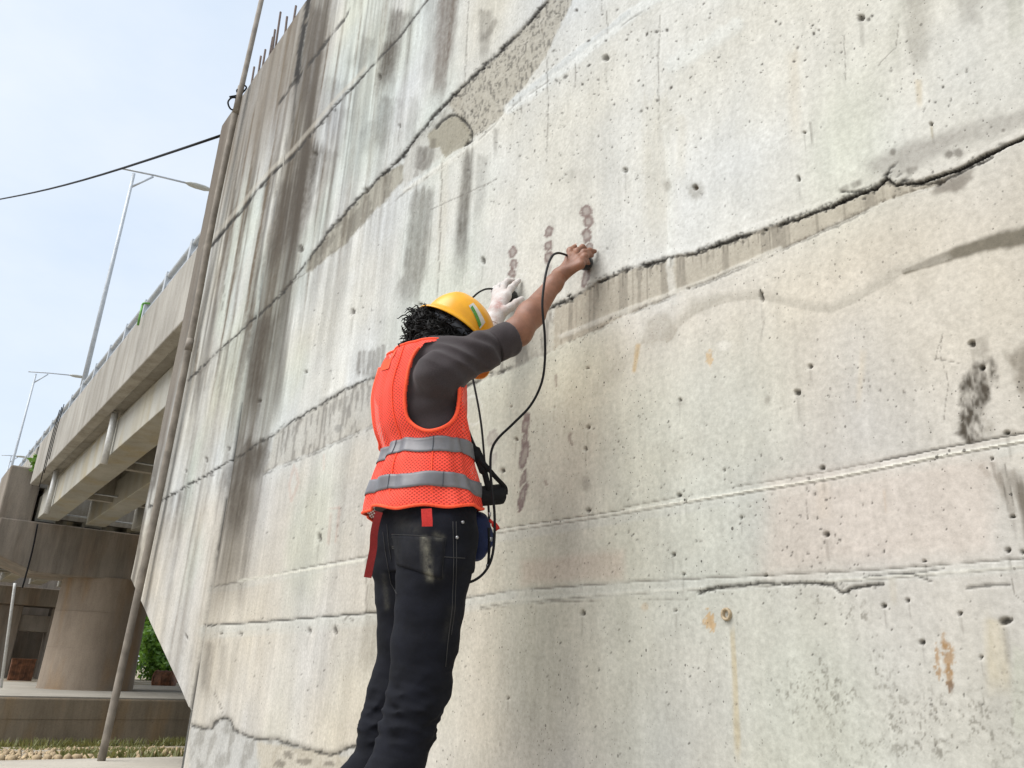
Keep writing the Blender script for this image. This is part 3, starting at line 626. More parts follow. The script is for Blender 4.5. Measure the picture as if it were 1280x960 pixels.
    spatter(40, 760, 860, 80, 60, .8, 1.8); spatter(40, 1130, 480, 60, 60, .8, 1.9); spatter(30, 790, 560, 30, 60, .7, 1.6); spatter(40, 420, 640, 40, 40, .7, 1.6, .7); spatter(40, 370, 840, 60, 40, .7, 1.5, .7); spatter(30, 440, 420, 50, 60, .7, 1.6, .7)
    # ---- couplant daubs (wet, mauve) left by the probes
    MAU = (.150, .098, .080)
    def daub(cu, cv, ru, rv, a=.95, tilt=.25):
        I, k = blob(cu, cv, ru, rv, a, MAU, tilt=tilt, rag=.38, soft=.16, sc=38, ring=1)
        if k is not None: wet[I] = np.maximum(wet[I], k)
    for c_ in ((641, 315, 5.6, 8.2), (642, 329, 5, 7), (640, 342, 5, 6), (686, 289, 5.4, 8.6), (685, 307, 5.2, 7.4), (685, 321, 5.4, 8), (683, 343, 4.2, 12, .5), (733, 264, 7.4, 8.6), (735, 277, 6.8, 8.4), (733, 294, 6, 10), (736, 309, 4.6, 6), (732, 346, 4.4, 13),
               (657, 531, 4.8, 11), (655, 570, 5.2, 20), (653, 620, 4.6, 17), (656, 548, 3.6, 10), (654, 597, 3.6, 12), (651, 632, 3, 8), (658, 522, 4, 6), (616, 548, 7, 11, .5), (617, 574, 3.2, 9, .35), (733, 322, 5, 9)): daub(*c_)
    for pl in ([(714, 540), (711, 546), (713, 553), (717, 557)], [(680, 600), (684, 607)], [(694, 467), (695, 485)]): stain_or_shade(pl, 1.7, 1.5, .7, MAU, rag=.2, top=.01, fade=.1)
    for pl in ([(368, 580), (373, 603), (364, 627), (361, 606), (368, 580)], [(405, 566), (404, 588)], [(425, 634), (419, 680)], [(414, 640), (410, 680)], [(412, 636), (426, 634)]): stain_or_shade(pl, 1.4, 1.4, .42, (.42, .26, .21), rag=.3, top=.01, fade=.02)
    # chalk rings
    for cu, cv, rr in ((591, 513, 12), (651, 329, 9), (588, 352, 8)):
        I = np.nonzero((abs(u-cu) < 24) & (abs(v-cv) < 34)); q = np.hypot((u[I]-cu)/rr, (v[I]-cv)/(rr*1.5)); blend(put(I, 1-sst(.03, .10, np.abs(q-1))), (.66, .65, .62), .35)
    col = np.clip(col, .012, .72)
    Y = WY+dep
    V = np.stack([X, Y, Z], -1).reshape(-1, 3)
    Cc = np.concatenate([col, np.ones_like(X)[..., None]], -1).reshape(-1, 4).astype(np.float32)
    wetf = wet.reshape(-1).astype(np.float32)
    ii, jj = np.meshgrid(np.arange(nx-1), np.arange(nz-1), indexing='ij')
    a = (ii*nz+jj).ravel(); F = np.stack([a, a+nz, a+nz+1, a+1], 1)
    # which pour each face belongs to
    fu = .25*(X[:-1, :-1]+X[1:, :-1]+X[:-1, 1:]+X[1:, 1:]).ravel(); fz = .25*(Z[:-1, :-1]+Z[1:, :-1]+Z[:-1, 1:]+Z[1:, 1:]).ravel()
    def line_z(pl):
        q = np.array([P(a_, b_, Y=WY)[[0, 2]] for a_, b_ in pl]); o = np.argsort(q[:, 0]); return np.interp(fu, q[o, 0], q[o, 1])
    z2 = line_z(L2a+L2[2:]); z1 = line_z(J1); z4 = line_z(J4); z5 = line_z(J5)
    z4 = np.where(fu > -1.9, 3.06, z4); z5 = np.where(fu > -3.2, 3.95, np.maximum(z5, z4+.3))
    lift = (fz > z2).astype(int)+(fz > z1)+(fz > z4)+(fz > z5)
    pan = fu < WJ
    lift = np.where(pan, 10+np.maximum(lift, 1), lift)
    root = empty('concrete_wall', (-2.0, WY, 0))
    tag(root, 'tall stained concrete wall of several pours with dark ragged joints', 'wall')
    for k in sorted(set(lift.tolist())):
        Fk = F[lift == k]; used = np.unique(Fk); rem = np.zeros(len(V), np.int64); rem[used] = np.arange(len(used))
        o = mesh('concrete_pour', V[used], rem[Fk], M['wall'], root)
        me = o.data
        at = me.attributes.new('Col', 'FLOAT_COLOR', 'POINT'); at.data.foreach_set('color', Cc[used].ravel())
        at = me.attributes.new('wet', 'FLOAT', 'POINT'); at.data.foreach_set('value', wetf[used])
        if k >= 10: o['label'] = 'end panel pour of the wall beyond the vertical joint'
    # the body behind the cast face
    pts = [(WL, WTOP), (WL, 1.190), (WJ, .345), (WJ, -.35), (2.6, -.35), (2.6, WTOP)]
    b = MB(); n = len(pts); y0, y1 = WY-.004, WY+.38
    v = [(x, y0, z) for x, z in pts]+[(x, y1, z) for x, z in pts]
    b.add(v, [(i, (i+1) % n, n+(i+1) % n, n+i) for i in range(n)]+[tuple(range(n, 2*n))])
    b.build('wall_core', M['wall_body'], root)
    # rebar stubs along the crest, the tie sleeve
    for ub, vb, ut, vt in ((354, 38, 353.5, 14), (346, 54, 347, 37), (339.5, 62, 341, 47), (331.5, 75, 333, 61), (326, 83, 328, 71), (316.5, 99, 319, 84), (369.5, 14, 370.5, 8), (361, 30, 361.5, 23)):
        p0 = P(ut, vt, Y=1.62)
        v, f = tube_geo([(p0[0], 1.62, WTOP-.05), (p0[0]+.004, 1.62, WTOP+.08), (p0[0]+.012*RNG.normal(), 1.62+.01*RNG.normal(), p0[2])], .010, 6)
        mesh('rebar', v, f, M['rebar'], root)
    c = P(910, 768, Y=WY)
    b = MB(); prof = [(.0095, .010), (.0135, -.006), (.0125, -.010), (.0085, -.010), (.0065, .0), (.0065, .02)]
    for i, (r, y) in enumerate(prof): pass
    n = 20; vs = [(c[0]+r*math.cos(2*math.pi*k/n), WY+y, c[2]+r*1.08*math.sin(2*math.pi*k/n)) for r, y in prof for k in range(n)]
    b.add(vs, [(i*n+k, i*n+(k+1) % n, (i+1)*n+(k+1) % n, (i+1)*n+k) for i in range(len(prof)-1) for k in range(n)]+[tuple((len(prof)-1)*n+k for k in range(n))])
    b.build('tie_sleeve', M['sleeve'], root, smooth=True)
    return root
M['sleeve'] = simple('tie sleeve grout', (.40, .32, .21), .8, .2, 120, .2, second=(.20, .15, .09))
wall = build_wall()
# ------------------------------------------------------------------ ground
def gz(x):
    x = np.asarray(x, float)
    return np.where(x > -3, .045, np.where(x > -6.4, .045+(x+3)*.135/3.4, np.where(x > -18.6, -.09+(x+6.4)*.0785, np.where(x > -27.75, -1.048, -.35))))
def build_ground():
    xs = np.r_[600, 150, 40, 12, 4, 1, -1, -2, -3, -4, -5, np.arange(-6, -19.2, -.3), -24, -27.6, -27.9, -32, -45, -70, -120, -250, -600, -1200]
    ys = np.r_[-900, -200, -60, -20, -8, -4, -2, np.arange(-1, 9, .35), 12, 18, 30, 60, 140, 400, 1200]
    X, Y = np.meshgrid(xs, ys, indexing='ij')
    Z = gz(X)+.05*(fbm(X*1.3+40, Y*1.3+40, 4, 2)-.5)*((X < -6.4) & (X > -18.6))
    Z -= np.clip((-X-60)*.01, 0, 4)
    n = len(ys); ii, jj = np.meshgrid(np.arange(len(xs)-1), np.arange(n-1), indexing='ij'); a = (ii*n+jj).ravel()
    o = mesh('ground', np.stack([X, Y, Z], -1).reshape(-1, 3), np.stack([a, a+1, a+n+1, a+n], 1), M['ground'])
    tag(o, 'dusty sloping ground under the bridge', kind='structure')
    b = MB(); y0, y1 = -3., 1.40
    q = []
    for x in (-7.0, -6.4, -3., 3.): q.append((x, float(gz(x))+.03))
    for (xa, za), (xb, zb) in zip(q[:-1], q[1:]):
        ya = 1.40 if xa > -6.4 else 6.5
        yb = ya
        b.hexa([(xa, y0, za-.12), (xb, y0, zb-.12), (xb, yb, zb-.12), (xa, ya, za-.12), (xa, y0, za), (xb, y0, zb), (xb, yb, zb), (xa, ya, za)])
    o = b.build('pavement', M['paving']); tag(o, 'pale concrete pavement at the foot of the wall', kind='structure')
build_ground()

# row of edging stones at the pavement's far border
es = empty('stone_edging', (-7.62, 1.8, float(gz(-7.62))))
tag(es, 'low row of beige edging stones across the dusty ground below the footing', 'edging')
y = -.6
stone_me = []
for k in range(5):
    bm = bmesh.new(); bmesh.ops.create_icosphere(bm, subdivisions=2, radius=1)
    for q in bm.verts:
        c = q.co; m_ = max(abs(c.x), abs(c.y), abs(c.z)); q.co = c.lerp(c/m_, .62)*(1+.12*(random.random()-.5))
    me = bpy.data.meshes.new('stone'); bm.to_mesh(me); bm.free(); me.materials.append(M['stone'])
    me.polygons.foreach_set('use_smooth', np.ones(len(me.polygons), bool)); stone_me.append(me)
k = 0
while y < 4.6:
    w = .030+.012*random.random(); 
    if y > 1.9 or random.random() > .30:
        o = link('stone', stone_me[k % 5], es); o.location = Vector((-7.62+.03*random.random(), y, float(gz(-7.62))+.02)); o.scale = (.045, w*.92, .048+.012*random.random() if y > 1.6 else .034)
        o.rotation_euler = (0, 0, .3*(random.random()-.5))
    y += w*2.0+.006; k += 1

# footing ledge under the pier
b = MB()
b.box((-27.5, .2, -1.3), (-18.5, 7.8, -.19)); fo = b.build('pier_footing', M['ledge'], bevel=.03)
tag(fo, 'long low stained concrete footing that the bridge pier stands on', 'footing')
b = MB(); b.box((-27.4, .25, -.186), (-18.55, 7.75, -.16)); b.build('footing_top', M['ledge_top'], fo)
b = MB()
for zz in (-.56,): b.box((-18.503, .2, zz), (-18.492, 7.8, zz+.02))
b.build('form_ridge', M['ledge'], fo)

# ------------------------------------------------------------------ bridge
zb = lambda x: 3.60+.021*(x+22)           # underside of the beams
zd = lambda x: 4.37+.010*(x+20.5)         # underside of the deck edge
XE, XF, YE = -5.25, -22.0, 2.05
br = empty('road_bridge', (-14.5, 4.5, 4.4))
tag(br, 'concrete beam road bridge passing behind the stained wall', 'bridge')
def slab(name, x0, x1, y0, y1, f0, f1, mat, parent=br, nseg=1, **kw):
    b = MB()
    for i in range(nseg):
        a = x0+(x1-x0)*i/nseg; c = x0+(x1-x0)*(i+1)/nseg
        b.hexa([(a, y0, f0(a)), (c, y0, f0(c)), (c, y1, f0(c)), (a, y1, f0(a)), (a, y0, f1(a)), (c, y0, f1(c)), (c, y1, f1(c)), (a, y1, f1(a))])
    return b.build(name, mat, parent, **kw)
for X0, X1 in ((XF+.25, XE), (-38.5, XF-.25)):
    YW = 20.0 if X1 == XE else 11.0  # first span widened out of sight to darken the underside
    slab('deck', X0, X1, YE+.20, YW, lambda x: zd(x)+.06, lambda x: zd(x)+.36, M['bridge_side'])
    slab('deck_edge', X0, X1, YE, YE+.198, zd, lambda x: zd(x)+1.02, M['bridge_side'], bevel=.02)
    slab('deck_edge', X0, X1, YW+.002, YW+.2, zd, lambda x: zd(x)+1.02, M['bridge_side'])
    for k, y in enumerate(2.38+1.04*np.arange(17 if X1 == XE else 8)):
        # beam: bottom flange, web with sloped shoulder, top haunch
        b = MB()
        prof = [(0, 0), (.45, 0), (.45, .60), (.40, .66), (.40, .92), (.05, .92), (.05, .66), (0, .60)]
        n = len(prof); xs = (X0-.05, X1)
        v = [(x, y+py, zb(x)+min(pz, zd(x)+.055-zb(x))) for x in xs for py, pz in prof]
        b.add(v, [(i, (i+1) % n, n+(i+1) % n, n+i) for i in range(n)]+[tuple(range(n))[::-1], tuple(range(n, 2*n))])
        b.build('beam', M['bridge_beam'], br, bevel=.012)
    for xd in np.arange(X0+2.6, X1, 3.4):
        b = MB(); b.box((xd-.09, 2.84, zb(xd)+.12), (xd+.09, YW-1.3, zd(xd)+.05)); b.build('diaphragm', M['bridge_side'], br)  # made full height to deepen the shade between the beams
        v, f = tube_geo([(xd+.5, 2.8, zb(xd)+.18), (xd+.5, 9.7, zb(xd)+.18)], .02, 6); mesh('tie_rod', v, f, M['steel'], br)
# drain pipes
for (ut, vt, ub, vb) in ((148, 480, 136, 570), (73, 566, 63, 634)):
    x = P((ut+ub)/2, (vt+vb)/2, Y=2.3)[0]; zt = zd(x)+.02; z0 = P((ut+ub)/2, vb, Y=2.3)[2]
    v, f = tube_geo([(x, 2.30, zt), (x, 2.30, z0)], .055, 12); o = mesh('drain_pipe', v, f, M['pvc'], br)
# railing on the deck edge
rl = empty('bridge_railing', (-14.5, YE+.1, zd(-14.5)+1.02))
tag(rl, 'grey steel railing along the top of the bridge edge', 'railing')
for h, r in ((.36, .045), (.18, .03)):
    xs = np.arange(-37, -7.0, 1.5); v, f = tube_geo([(x, YE+.10, zd(x)+1.02+h) for x in xs], r, 8); mesh('rail', v, f, M['steel'], rl)
pm = None
for x in np.arange(-36.6, -7.0, 1.2):
    if pm is None:
        b = MB(); b.box((-.05, -.05, 0), (.05, .05, .42)); b.box((-.09, -.09, 0), (.09, .09, .02)); po = b.build('post', M['steel'], rl); pm = po.data
    else: po = link('post', pm, rl)
    po.location = Vector((x, YE+.10, zd(x)+1.015))
# green hooked pipe
p0 = P(177, 398, Y=1.99); b = MB(); q0 = P(178.5, 379, Y=1.99)
b.tube([(q0[0], 1.99, p0[2]-.05), (q0[0], 1.99, q0[2]-.03)], .017, 8); b.tube([(q0[0], 1.99, q0[2]-.03), (q0[0], 2.0, q0[2]), (q0[0]+.003, 2.02, q0[2]+.01), tuple(P(187.5, 379.5, X=q0[0]+.01))], .017, 8)
o = b.build('green_pipe', M['green'], None, True); tag(o, 'short bent green pipe rising beside the bridge railing', 'pipe')
# hanging cables at the far end of the deck edge
for k, (dx, l) in enumerate(((0, 1.5), (.25, 1.25), (.5, 1.0))):
    x = -18.9+dx; v, f = tube_geo(spline([(x, 1.98, zd(x)+1.15), (x-.1, 1.97, zd(x)+.6), (x-.22, 1.98, zd(x)+1.0-l)], 4), .009, 5)
    o = mesh('hanging_cable', v, f, M['cable']); tag(o, ('longest black cable hanging down the far end of the bridge edge', 'middle black cable of three hanging from the bridge edge', 'shortest black cable hanging from the bridge edge')[k], 'cable', 'cables hanging from the bridge edge')
# pier: column, cap, upstand
pr = empty('bridge_pier', (-23, 4.4, -.16))
tag(pr, 'brown stained concrete pier with a round column and long cap', 'pier')
v, f = [], []
n = 40; prof = [(1.09, -.17), (1.07, -.10), (1.05, .9), (1.05, 1.0), (1.04, 2.44)]
v = [(-23+r*math.cos(2*math.pi*k/n), 4.42+r*math.sin(2*math.pi*k/n), z) for r, z in prof for k in range(n)]
f = [(i*n+k, i*n+(k+1) % n, (i+1)*n+(k+1) % n, (i+1)*n+k) for i in range(len(prof)-1) for k in range(n)]
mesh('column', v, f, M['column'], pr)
for zz in (.78, 1.62):
    v, f = tube_geo([(-23, 4.42, zz), (-23, 4.42, zz+.014)], 1.054, 40); mesh('form_ring', v, f, M['column'], pr)
b = MB()
prof = [(1.66, 3.56), (1.66, 2.75), (2.6, 2.40), (9.6, 2.40), (10.6, 2.75), (10.6, 3.56)]
n = len(prof); v = [(x, y, z) for x in (-22.0, -24.0) for y, z in prof]
b.add(v, [(i, n+i, n+(i+1) % n, (i+1) % n) for i in range(n)]+[tuple(range(n)), tuple(range(n, 2*n))[::-1]])
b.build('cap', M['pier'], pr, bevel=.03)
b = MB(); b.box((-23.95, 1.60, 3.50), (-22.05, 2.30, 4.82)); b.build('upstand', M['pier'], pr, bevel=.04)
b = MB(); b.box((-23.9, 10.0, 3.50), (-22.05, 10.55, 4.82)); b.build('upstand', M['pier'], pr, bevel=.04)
for y in (2.38, 3.42, 4.46, 5.50, 6.54, 7.58, 8.62, 9.66):
    b = MB(); b.box((-22.5, y+.05, 3.555), (-22.1, y+.40, zb(-22.3)-.002)); b.build('bearing_pad', M['black'], pr)
# far pier and abutment, seen under the first span
b = MB(); b.box((-5.2, 1.95, -.4), (-4.4, 20, 4.35)); o = b.build('abutment', M['pier'], None, bevel=.03); tag(o, 'unseen near abutment added behind the stained wall to block light under the bridge', 'abutment')  # unseen block added to keep light out from under the deck
p2 = empty('far_pier', (-39, 4.4, -1))
tag(p2, 'dark far pier under the second bridge span', 'pier')
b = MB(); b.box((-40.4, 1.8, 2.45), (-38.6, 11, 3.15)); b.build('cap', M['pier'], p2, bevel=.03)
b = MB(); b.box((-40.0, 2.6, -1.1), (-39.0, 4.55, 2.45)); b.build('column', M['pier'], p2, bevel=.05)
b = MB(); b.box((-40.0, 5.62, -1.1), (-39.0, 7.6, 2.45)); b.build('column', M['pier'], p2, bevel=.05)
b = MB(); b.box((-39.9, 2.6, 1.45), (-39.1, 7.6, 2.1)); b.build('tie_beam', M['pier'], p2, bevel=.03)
b = MB(); b.box((-43.2, 1.9, -1.2), (-41.6, 9.6, 4.1)); b.box((-41.6, 2.2, -1.2), (-40.9, 9.4, 2.6)); o = b.build('far_abutment', M['pier'], None, bevel=.03); tag(o, 'concrete abutment added as a dark backdrop at the far end of the bridge span', 'abutment')  # added to shut out the sky and darken the space under the spans
b = MB(); b.box((-36.0, 4.22, -1.06), (-35.8, 5.00, .40))
for k in range(5): b.box((-35.8, 4.25+k*.15, -1.0), (-35.775, 4.29+k*.15, .37))
b.box((-35.82, 4.21, .37), (-35.76, 5.01, .42))
o = b.build('rusty_container', M['rust'], None); tag(o, 'rusty orange ribbed metal container side standing behind the pier column', 'container')
b = MB(); v, f = tube_geo([(-31.2, 8.15, -.06), (-30.8, 8.68, -.06)], .30, 18); b.add(v, f)
for q in (.06, .5, .94): 
    c = np.array([-31.2, 8.15, -.06])+(np.array([-30.8, 8.68, -.06])-np.array([-31.2, 8.15, -.06]))*q; dd = np.array([.0, .0, 0])+(np.array([.4, .53, 0])/.664)*.015
    v, f = tube_geo([c-dd, c+dd], .315, 18); b.add(v, f)
o = b.build('rusty_drum', M['rust'], None, True); tag(o, 'rusty drum lying in front of the green bushes', 'drum')

# ------------------------------------------------------------------ lamp posts
def lamp_post(base, top, arm0, arm1, label, sc=1.):
    r = empty('street_lamp', base); tag(r, label, 'street lamp', 'street lamps along the bridge')
    base, top, arm0, arm1 = map(np.array, (base, top, arm0, arm1))
    v, f = tube_geo([base, base*.5+top*.5, top], [.055*sc, .046*sc, .034*sc], 10); mesh('pole', v, f, M['steel'], r)
    v, f = tube_geo([arm0, arm0*.5+arm1*.5+np.array([0, 0, .015]), arm1], .024*sc, 8); mesh('arm', v, f, M['steel'], r)
    d = (arm1-arm0)/np.linalg.norm(arm1-arm0)
    v, f = tube_geo([top-np.array([0, 0, .38]), top+d*.42+np.array([0, 0, .03])], .025*sc, 6); mesh('brace', v, f, M['steel'], r)
    s_ = [-.05, .0, .06, .2, .42, .56, .6]; rr = [.03, .05, .085, .11, .105, .06, .01]
    p = [arm1+d*q*sc for q in s_]
    v, f = tube_geo(p, np.array(rr)*sc, 12); v = [tuple(arm1[2]+(q[2]-arm1[2])*.55 if i == 2 else q[i] for i in range(3)) for q in v]
    hd = mesh('lamp_head', v, f, M['lamp_head'], r)
    c = arm1+d*.33*sc; v, f = tube_geo([c-d*.16*sc, c+d*.16*sc], .075*sc, 10); v = [(q[0], q[1], c[2]-.03*sc+(q[2]-c[2])*.5) for q in v]; mesh('lens', v, f, M['pvc'], hd)
X = -18.4
t = P(167.5, 217, X=X); a0 = P(152, 210.5, X=X); a1 = P(234, 229, X=X)
lamp_post((X, t[1], zd(X)+1.0), t, a0, a1, 'tallest grey street lamp whose arm reaches towards the wall edge')
X = -36.0; t = P(45, 467.5, X=X); a0 = P(35.5, 464.5, X=X); a1 = P(88, 469, X=X)
lamp_post((X, t[1], zd(X)+.2), t, a0, a1, 'second grey street lamp farther along the bridge behind the pier')
X = -54.0; t = P(14, 570, X=X); a0 = P(2, 569, X=X); a1 = P(20, 570, X=X)
lamp_post((X, t[1], 3.5), t, a0, a1, 'farthest small street lamp low at the left of the bridge')

# overhead wire
a = P(276, 169.5, Y=1.75); e = CPOS+ray(0, 249)*.0175; far = a+(e-a)*2.1
q = np.linspace(0, 1, 24)[:, None]; pts = a+(far-a)*q; pts[:, 2] += -.0+.35*(4*q[:, 0]*(1-q[:, 0]))*-1*.5
# keep the visible span where the photograph shows it
sag = np.interp(q[:, 0], [0, .48, 1], [0, 0, 0]); pts[:, 2] = (a+(far-a)*q)[:, 2]-.10*np.sin(np.clip(q[:, 0]/.476, 0, 2.1)*math.pi)
v, f = tube_geo(pts, .016, 6); o = mesh('overhead_wire', v, f, M['cable']); tag(o, 'black overhead wire running to the top corner of the wall', 'wire')

# ------------------------------------------------------------------ the tall thin pole beside the wall end
pole = empty('tall_pole', (-6.36, 1.40, -.09)); tag(pole, 'tall thin weathered pole standing against the wall end, jointed halfway', 'pole')
b0 = P(125, 958, X=-6.36); m0 = P(237, 430, X=-6.26); j0 = P(299, 120, X=-6.20); t0 = P(326, 2, X=-6.15)
b0[2] = min(b0[2], -.10)
tt = j0+(t0-j0)*1.7
v, f = tube_geo(spline([b0, b0*.5+m0*.5+[0, .012, 0], m0, m0*.5+j0*.5+[0, -.012, 0], j0+[0, 0, .1]], 6), .027, 12); mesh('lower_pipe', v, f, M['pole'], pole)
v, f = tube_geo([j0-(t0-j0)*.18+[.012, 0, 0], j0+[.012, 0, 0], tt+[.012, 0, 0]], [.029, .024, .021], 12); mesh('upper_pipe', v, f, M['pole'], pole)
for vv in (431,):
    uu = np.interp(vv, [120, 430, 958], [299, 237, 125]); c = P(uu, vv, X=np.interp(vv, [120, 430, 958], [-6.2, -6.26, -6.36])); v, f = tube_geo([c-[0, 0, .05], c+[0, 0, .05]], .0295, 12); mesh('coupling', v, f, M['pole'], pole)
ww = [P(u_, v_, X=-6.2) for u_, v_ in ((303, 110), (296, 113), (299, 122), (290, 122), (285, 128), (288, 136), (294, 137), (298, 130), (303, 108), (308, 110), (300, 118), (287, 121))]
v, f = tube_geo(spline(ww, 5), .008, 5); mesh('tie_wire', v, f, M['cable'], pole)
# thin pipe at the far left, standing before the footing
b = MB(); p_a = P(1, 860, X=-19.2); p_b = P(18, 735, X=-19.2); b.tube([p_a, p_b, p_b+(p_b-p_a)*.05], .028, 8)
o = b.build('thin_pipe', M['pvc'], None, True); tag(o, 'thin pale pipe leaning by the footing at the far left', 'pipe')
v, f = tube_geo(spline([P(47, 655, X=-21.9), P(40, 690, X=-21.9), P(28, 735, X=-21.9)], 5), .02, 6); o = mesh('down_cable', v, f, M['cable']); tag(o, 'black cable running down the face of the pier cap', 'cable')

# ------------------------------------------------------------------ plants
def leaves(n, cen, rad, size, seed, squash=1.0, shell=.55):
    rg = np.random.default_rng(seed); d = rg.normal(size=(n, 3)); d /= np.linalg.norm(d, axis=1)[:, None]
    rr = shell+(1-shell)*rg.random(n)**.6
    c = np.asarray(cen)+d*rr[:, None]*np.asarray(rad)
    c += (rg.random((n, 3))-.5)*np.asarray(rad)*.25
    nrm = d*.6+rg.normal(size=(n, 3))*.6+np.array([0, 0, .35]); nrm /= np.linalg.norm(nrm, axis=1)[:, None]
    a = np.cross(nrm, rg.normal(size=(n, 3))); a /= np.linalg.norm(a, axis=1)[:, None]; b = np.cross(nrm, a)
    s = size*(.6+.8*rg.random(n))[:, None]
    v = np.stack([c-a*s, c+b*s*.45+nrm*s*.12, c+a*s, c-b*s*.45+nrm*s*.12], 1).reshape(-1, 3)
    f = np.arange(4*n).reshape(-1, 4); return v, f
def bush(loc, crowns, size, n, label, seed):
    r = empty('bush', loc); tag(r, label, 'bush', 'bushes behind the pier')
    V, F = [], []; o = 0
    for k, (c, rd) in enumerate(crowns):
        v, f = leaves(n, np.asarray(loc)+c, rd, size, seed+k); V.append(v); F.append(f+o); o += len(v)
    mesh('foliage', np.vstack(V), np.vstack(F), M['leaf'], r, smooth=False)
    b = MB()
    for c, rd in crowns: b.tube([np.asarray(loc)+[0, 0, -.3], np.asarray(loc)+np.asarray(c)*.5+[.1, 0, 0], np.asarray(loc)+c], [.10, .06, .025], 6)
    b.build('branches', M['bark'], r, True)
V_, F_l = [], []; o_ = 0
for k in range(26):
    yy = -30+k*7.5; v, f = leaves(420, (-150+10*math.sin(k*1.7), yy, 3.0+2.0*math.sin(k*2.3)), (7, 6, 5.5+1.5*math.sin(k*3.1)), .75, 300+k, shell=.4); V_.append(v); F_l.append(f+o_); o_ += len(v)
o = mesh('distant_wood', np.vstack(V_), np.vstack(F_l), M['leaf'], None, smooth=False); tag(o, 'far green wood closing the view beyond the bridge', 'wood', kind='stuff')
rb = random.Random(3)
for k, (x, y, h, lab) in enumerate(((-43.0, 12.3, 2.4, 'bright green bush in the gap right of the pier column'), (-47.5, 14.0, 4.4, 'taller dark green bush in the gap beside the wall end'),
                                    (-40.5, 12.6, 1.1, 'low green bush near the rusty drum'), (-50, 13.2, 5.0, 'leafy bush standing far behind the pier column'), (-49, 16.5, 6.0, 'big leafy bush hidden mostly by the wall end'))):
    cr_ = [(np.array([rb.uniform(-1.1, 1.1), rb.uniform(-1.2, 1.2), h*rb.uniform(.25, .9)]), np.array([1.0, 1.0, .75])*rb.uniform(.7, 1.2)*(h/2.6)**.5) for _ in range(11)]
    bush((x, y, -.35), cr_, .15, 520, lab, 40+10*k)
v, f = leaves(60, P(45, 579, X=-21.9)+[0, 0, 0], (.14, .14, .22), .09, 9, shell=.2)
pt = empty('small_plant', P(44, 592, X=-21.9)); tag(pt, 'small green weed growing on the pier cap end', 'plant')
mesh('foliage', v, f, M['leaf'], pt, smooth=False)
c = np.array(pt.location); b = MB()
for dx, dy in ((0, 0), (.05, .08), (-.06, -.08)): b.tube([c+[0, 0, -.3], c+[dx, dy, .3]], [.012, .006], 5)
b.build('stem', M['bark'], pt)
# grass: along the footing, by the pavement edge
def grass(name, label, n, xr, yr, hmin, hmax, dens, seed):
    rg = np.random.default_rng(seed); x = rg.uniform(*xr, n); y = rg.uniform(*yr, n)
    keep = fbm(x*1.6+9, y*1.2+9, 3, 4) > dens; x, y = x[keep], y[keep]; n = len(x); z = gz(x)-.02
    th = rg.uniform(0, 6.28, n); h = rg.uniform(hmin, hmax, n); w = .012+.01*rg.random(n); ln = rg.uniform(.2, .9, n)*h
    a = np.stack([np.cos(th), np.sin(th), 0*th], 1); t_ = rg.uniform(0, 6.28, n); l = np.stack([np.cos(t_)*ln, np.sin(t_)*ln, h], 1)
    c = np.stack([x, y, z], 1)
    v = np.stack([c-a*w[:, None], c+a*w[:, None], c+l*.6+a*w[:, None]*.7, c+l], 1).reshape(-1, 3)
    o = mesh(name, v, np.arange(4*n).reshape(-1, 4), M['grass'], None, False); tag(o, label, 'grass', kind='stuff')
grass('grass', 'strip of green weeds along the bottom of the footing', 6500, (-18.4, -16.4), (0, 7), .04, .20, .50, 1)
grass('grass', 'tufts of grass between the edging stones and the wall corner', 2600, (-9.0, -7.3), (1.6, 2.7), .03, .12, .46, 2)
grass('grass', 'sparse dry grass on the slope beyond the edging stones', 7000, (-16.3, -7.6), (-.5, 5), .02, .07, .60, 3)
def pebbles():
    rg = np.random.default_rng(5); V, F = [], []; o = 0
    for i in range(1500):
        x = rg.uniform(-13.5, -7.05); y = rg.uniform(.3, 3.6); s = .012+.03*rg.random()**2
        d = np.array([[1, 0, 0], [-1, 0, 0], [0, 1, 0], [0, -1, 0], [0, 0, 1], [0, 0, -1]], float)*s*(.6+.8*rg.random((6, 1)))
        V.append(d+[x, y, gz(x)+s*.2]); F.append(np.array([(0, 2, 4), (2, 1, 4), (1, 3, 4), (3, 0, 4), (2, 0, 5), (1, 2, 5), (3, 1, 5), (0, 3, 5)])+o); o += 6
    ob = mesh('gravel', np.vstack(V), np.vstack(F), M['stone'], None, False); tag(ob, 'loose pebbles and rubble on the dusty ground', 'gravel', kind='stuff')
pebbles()
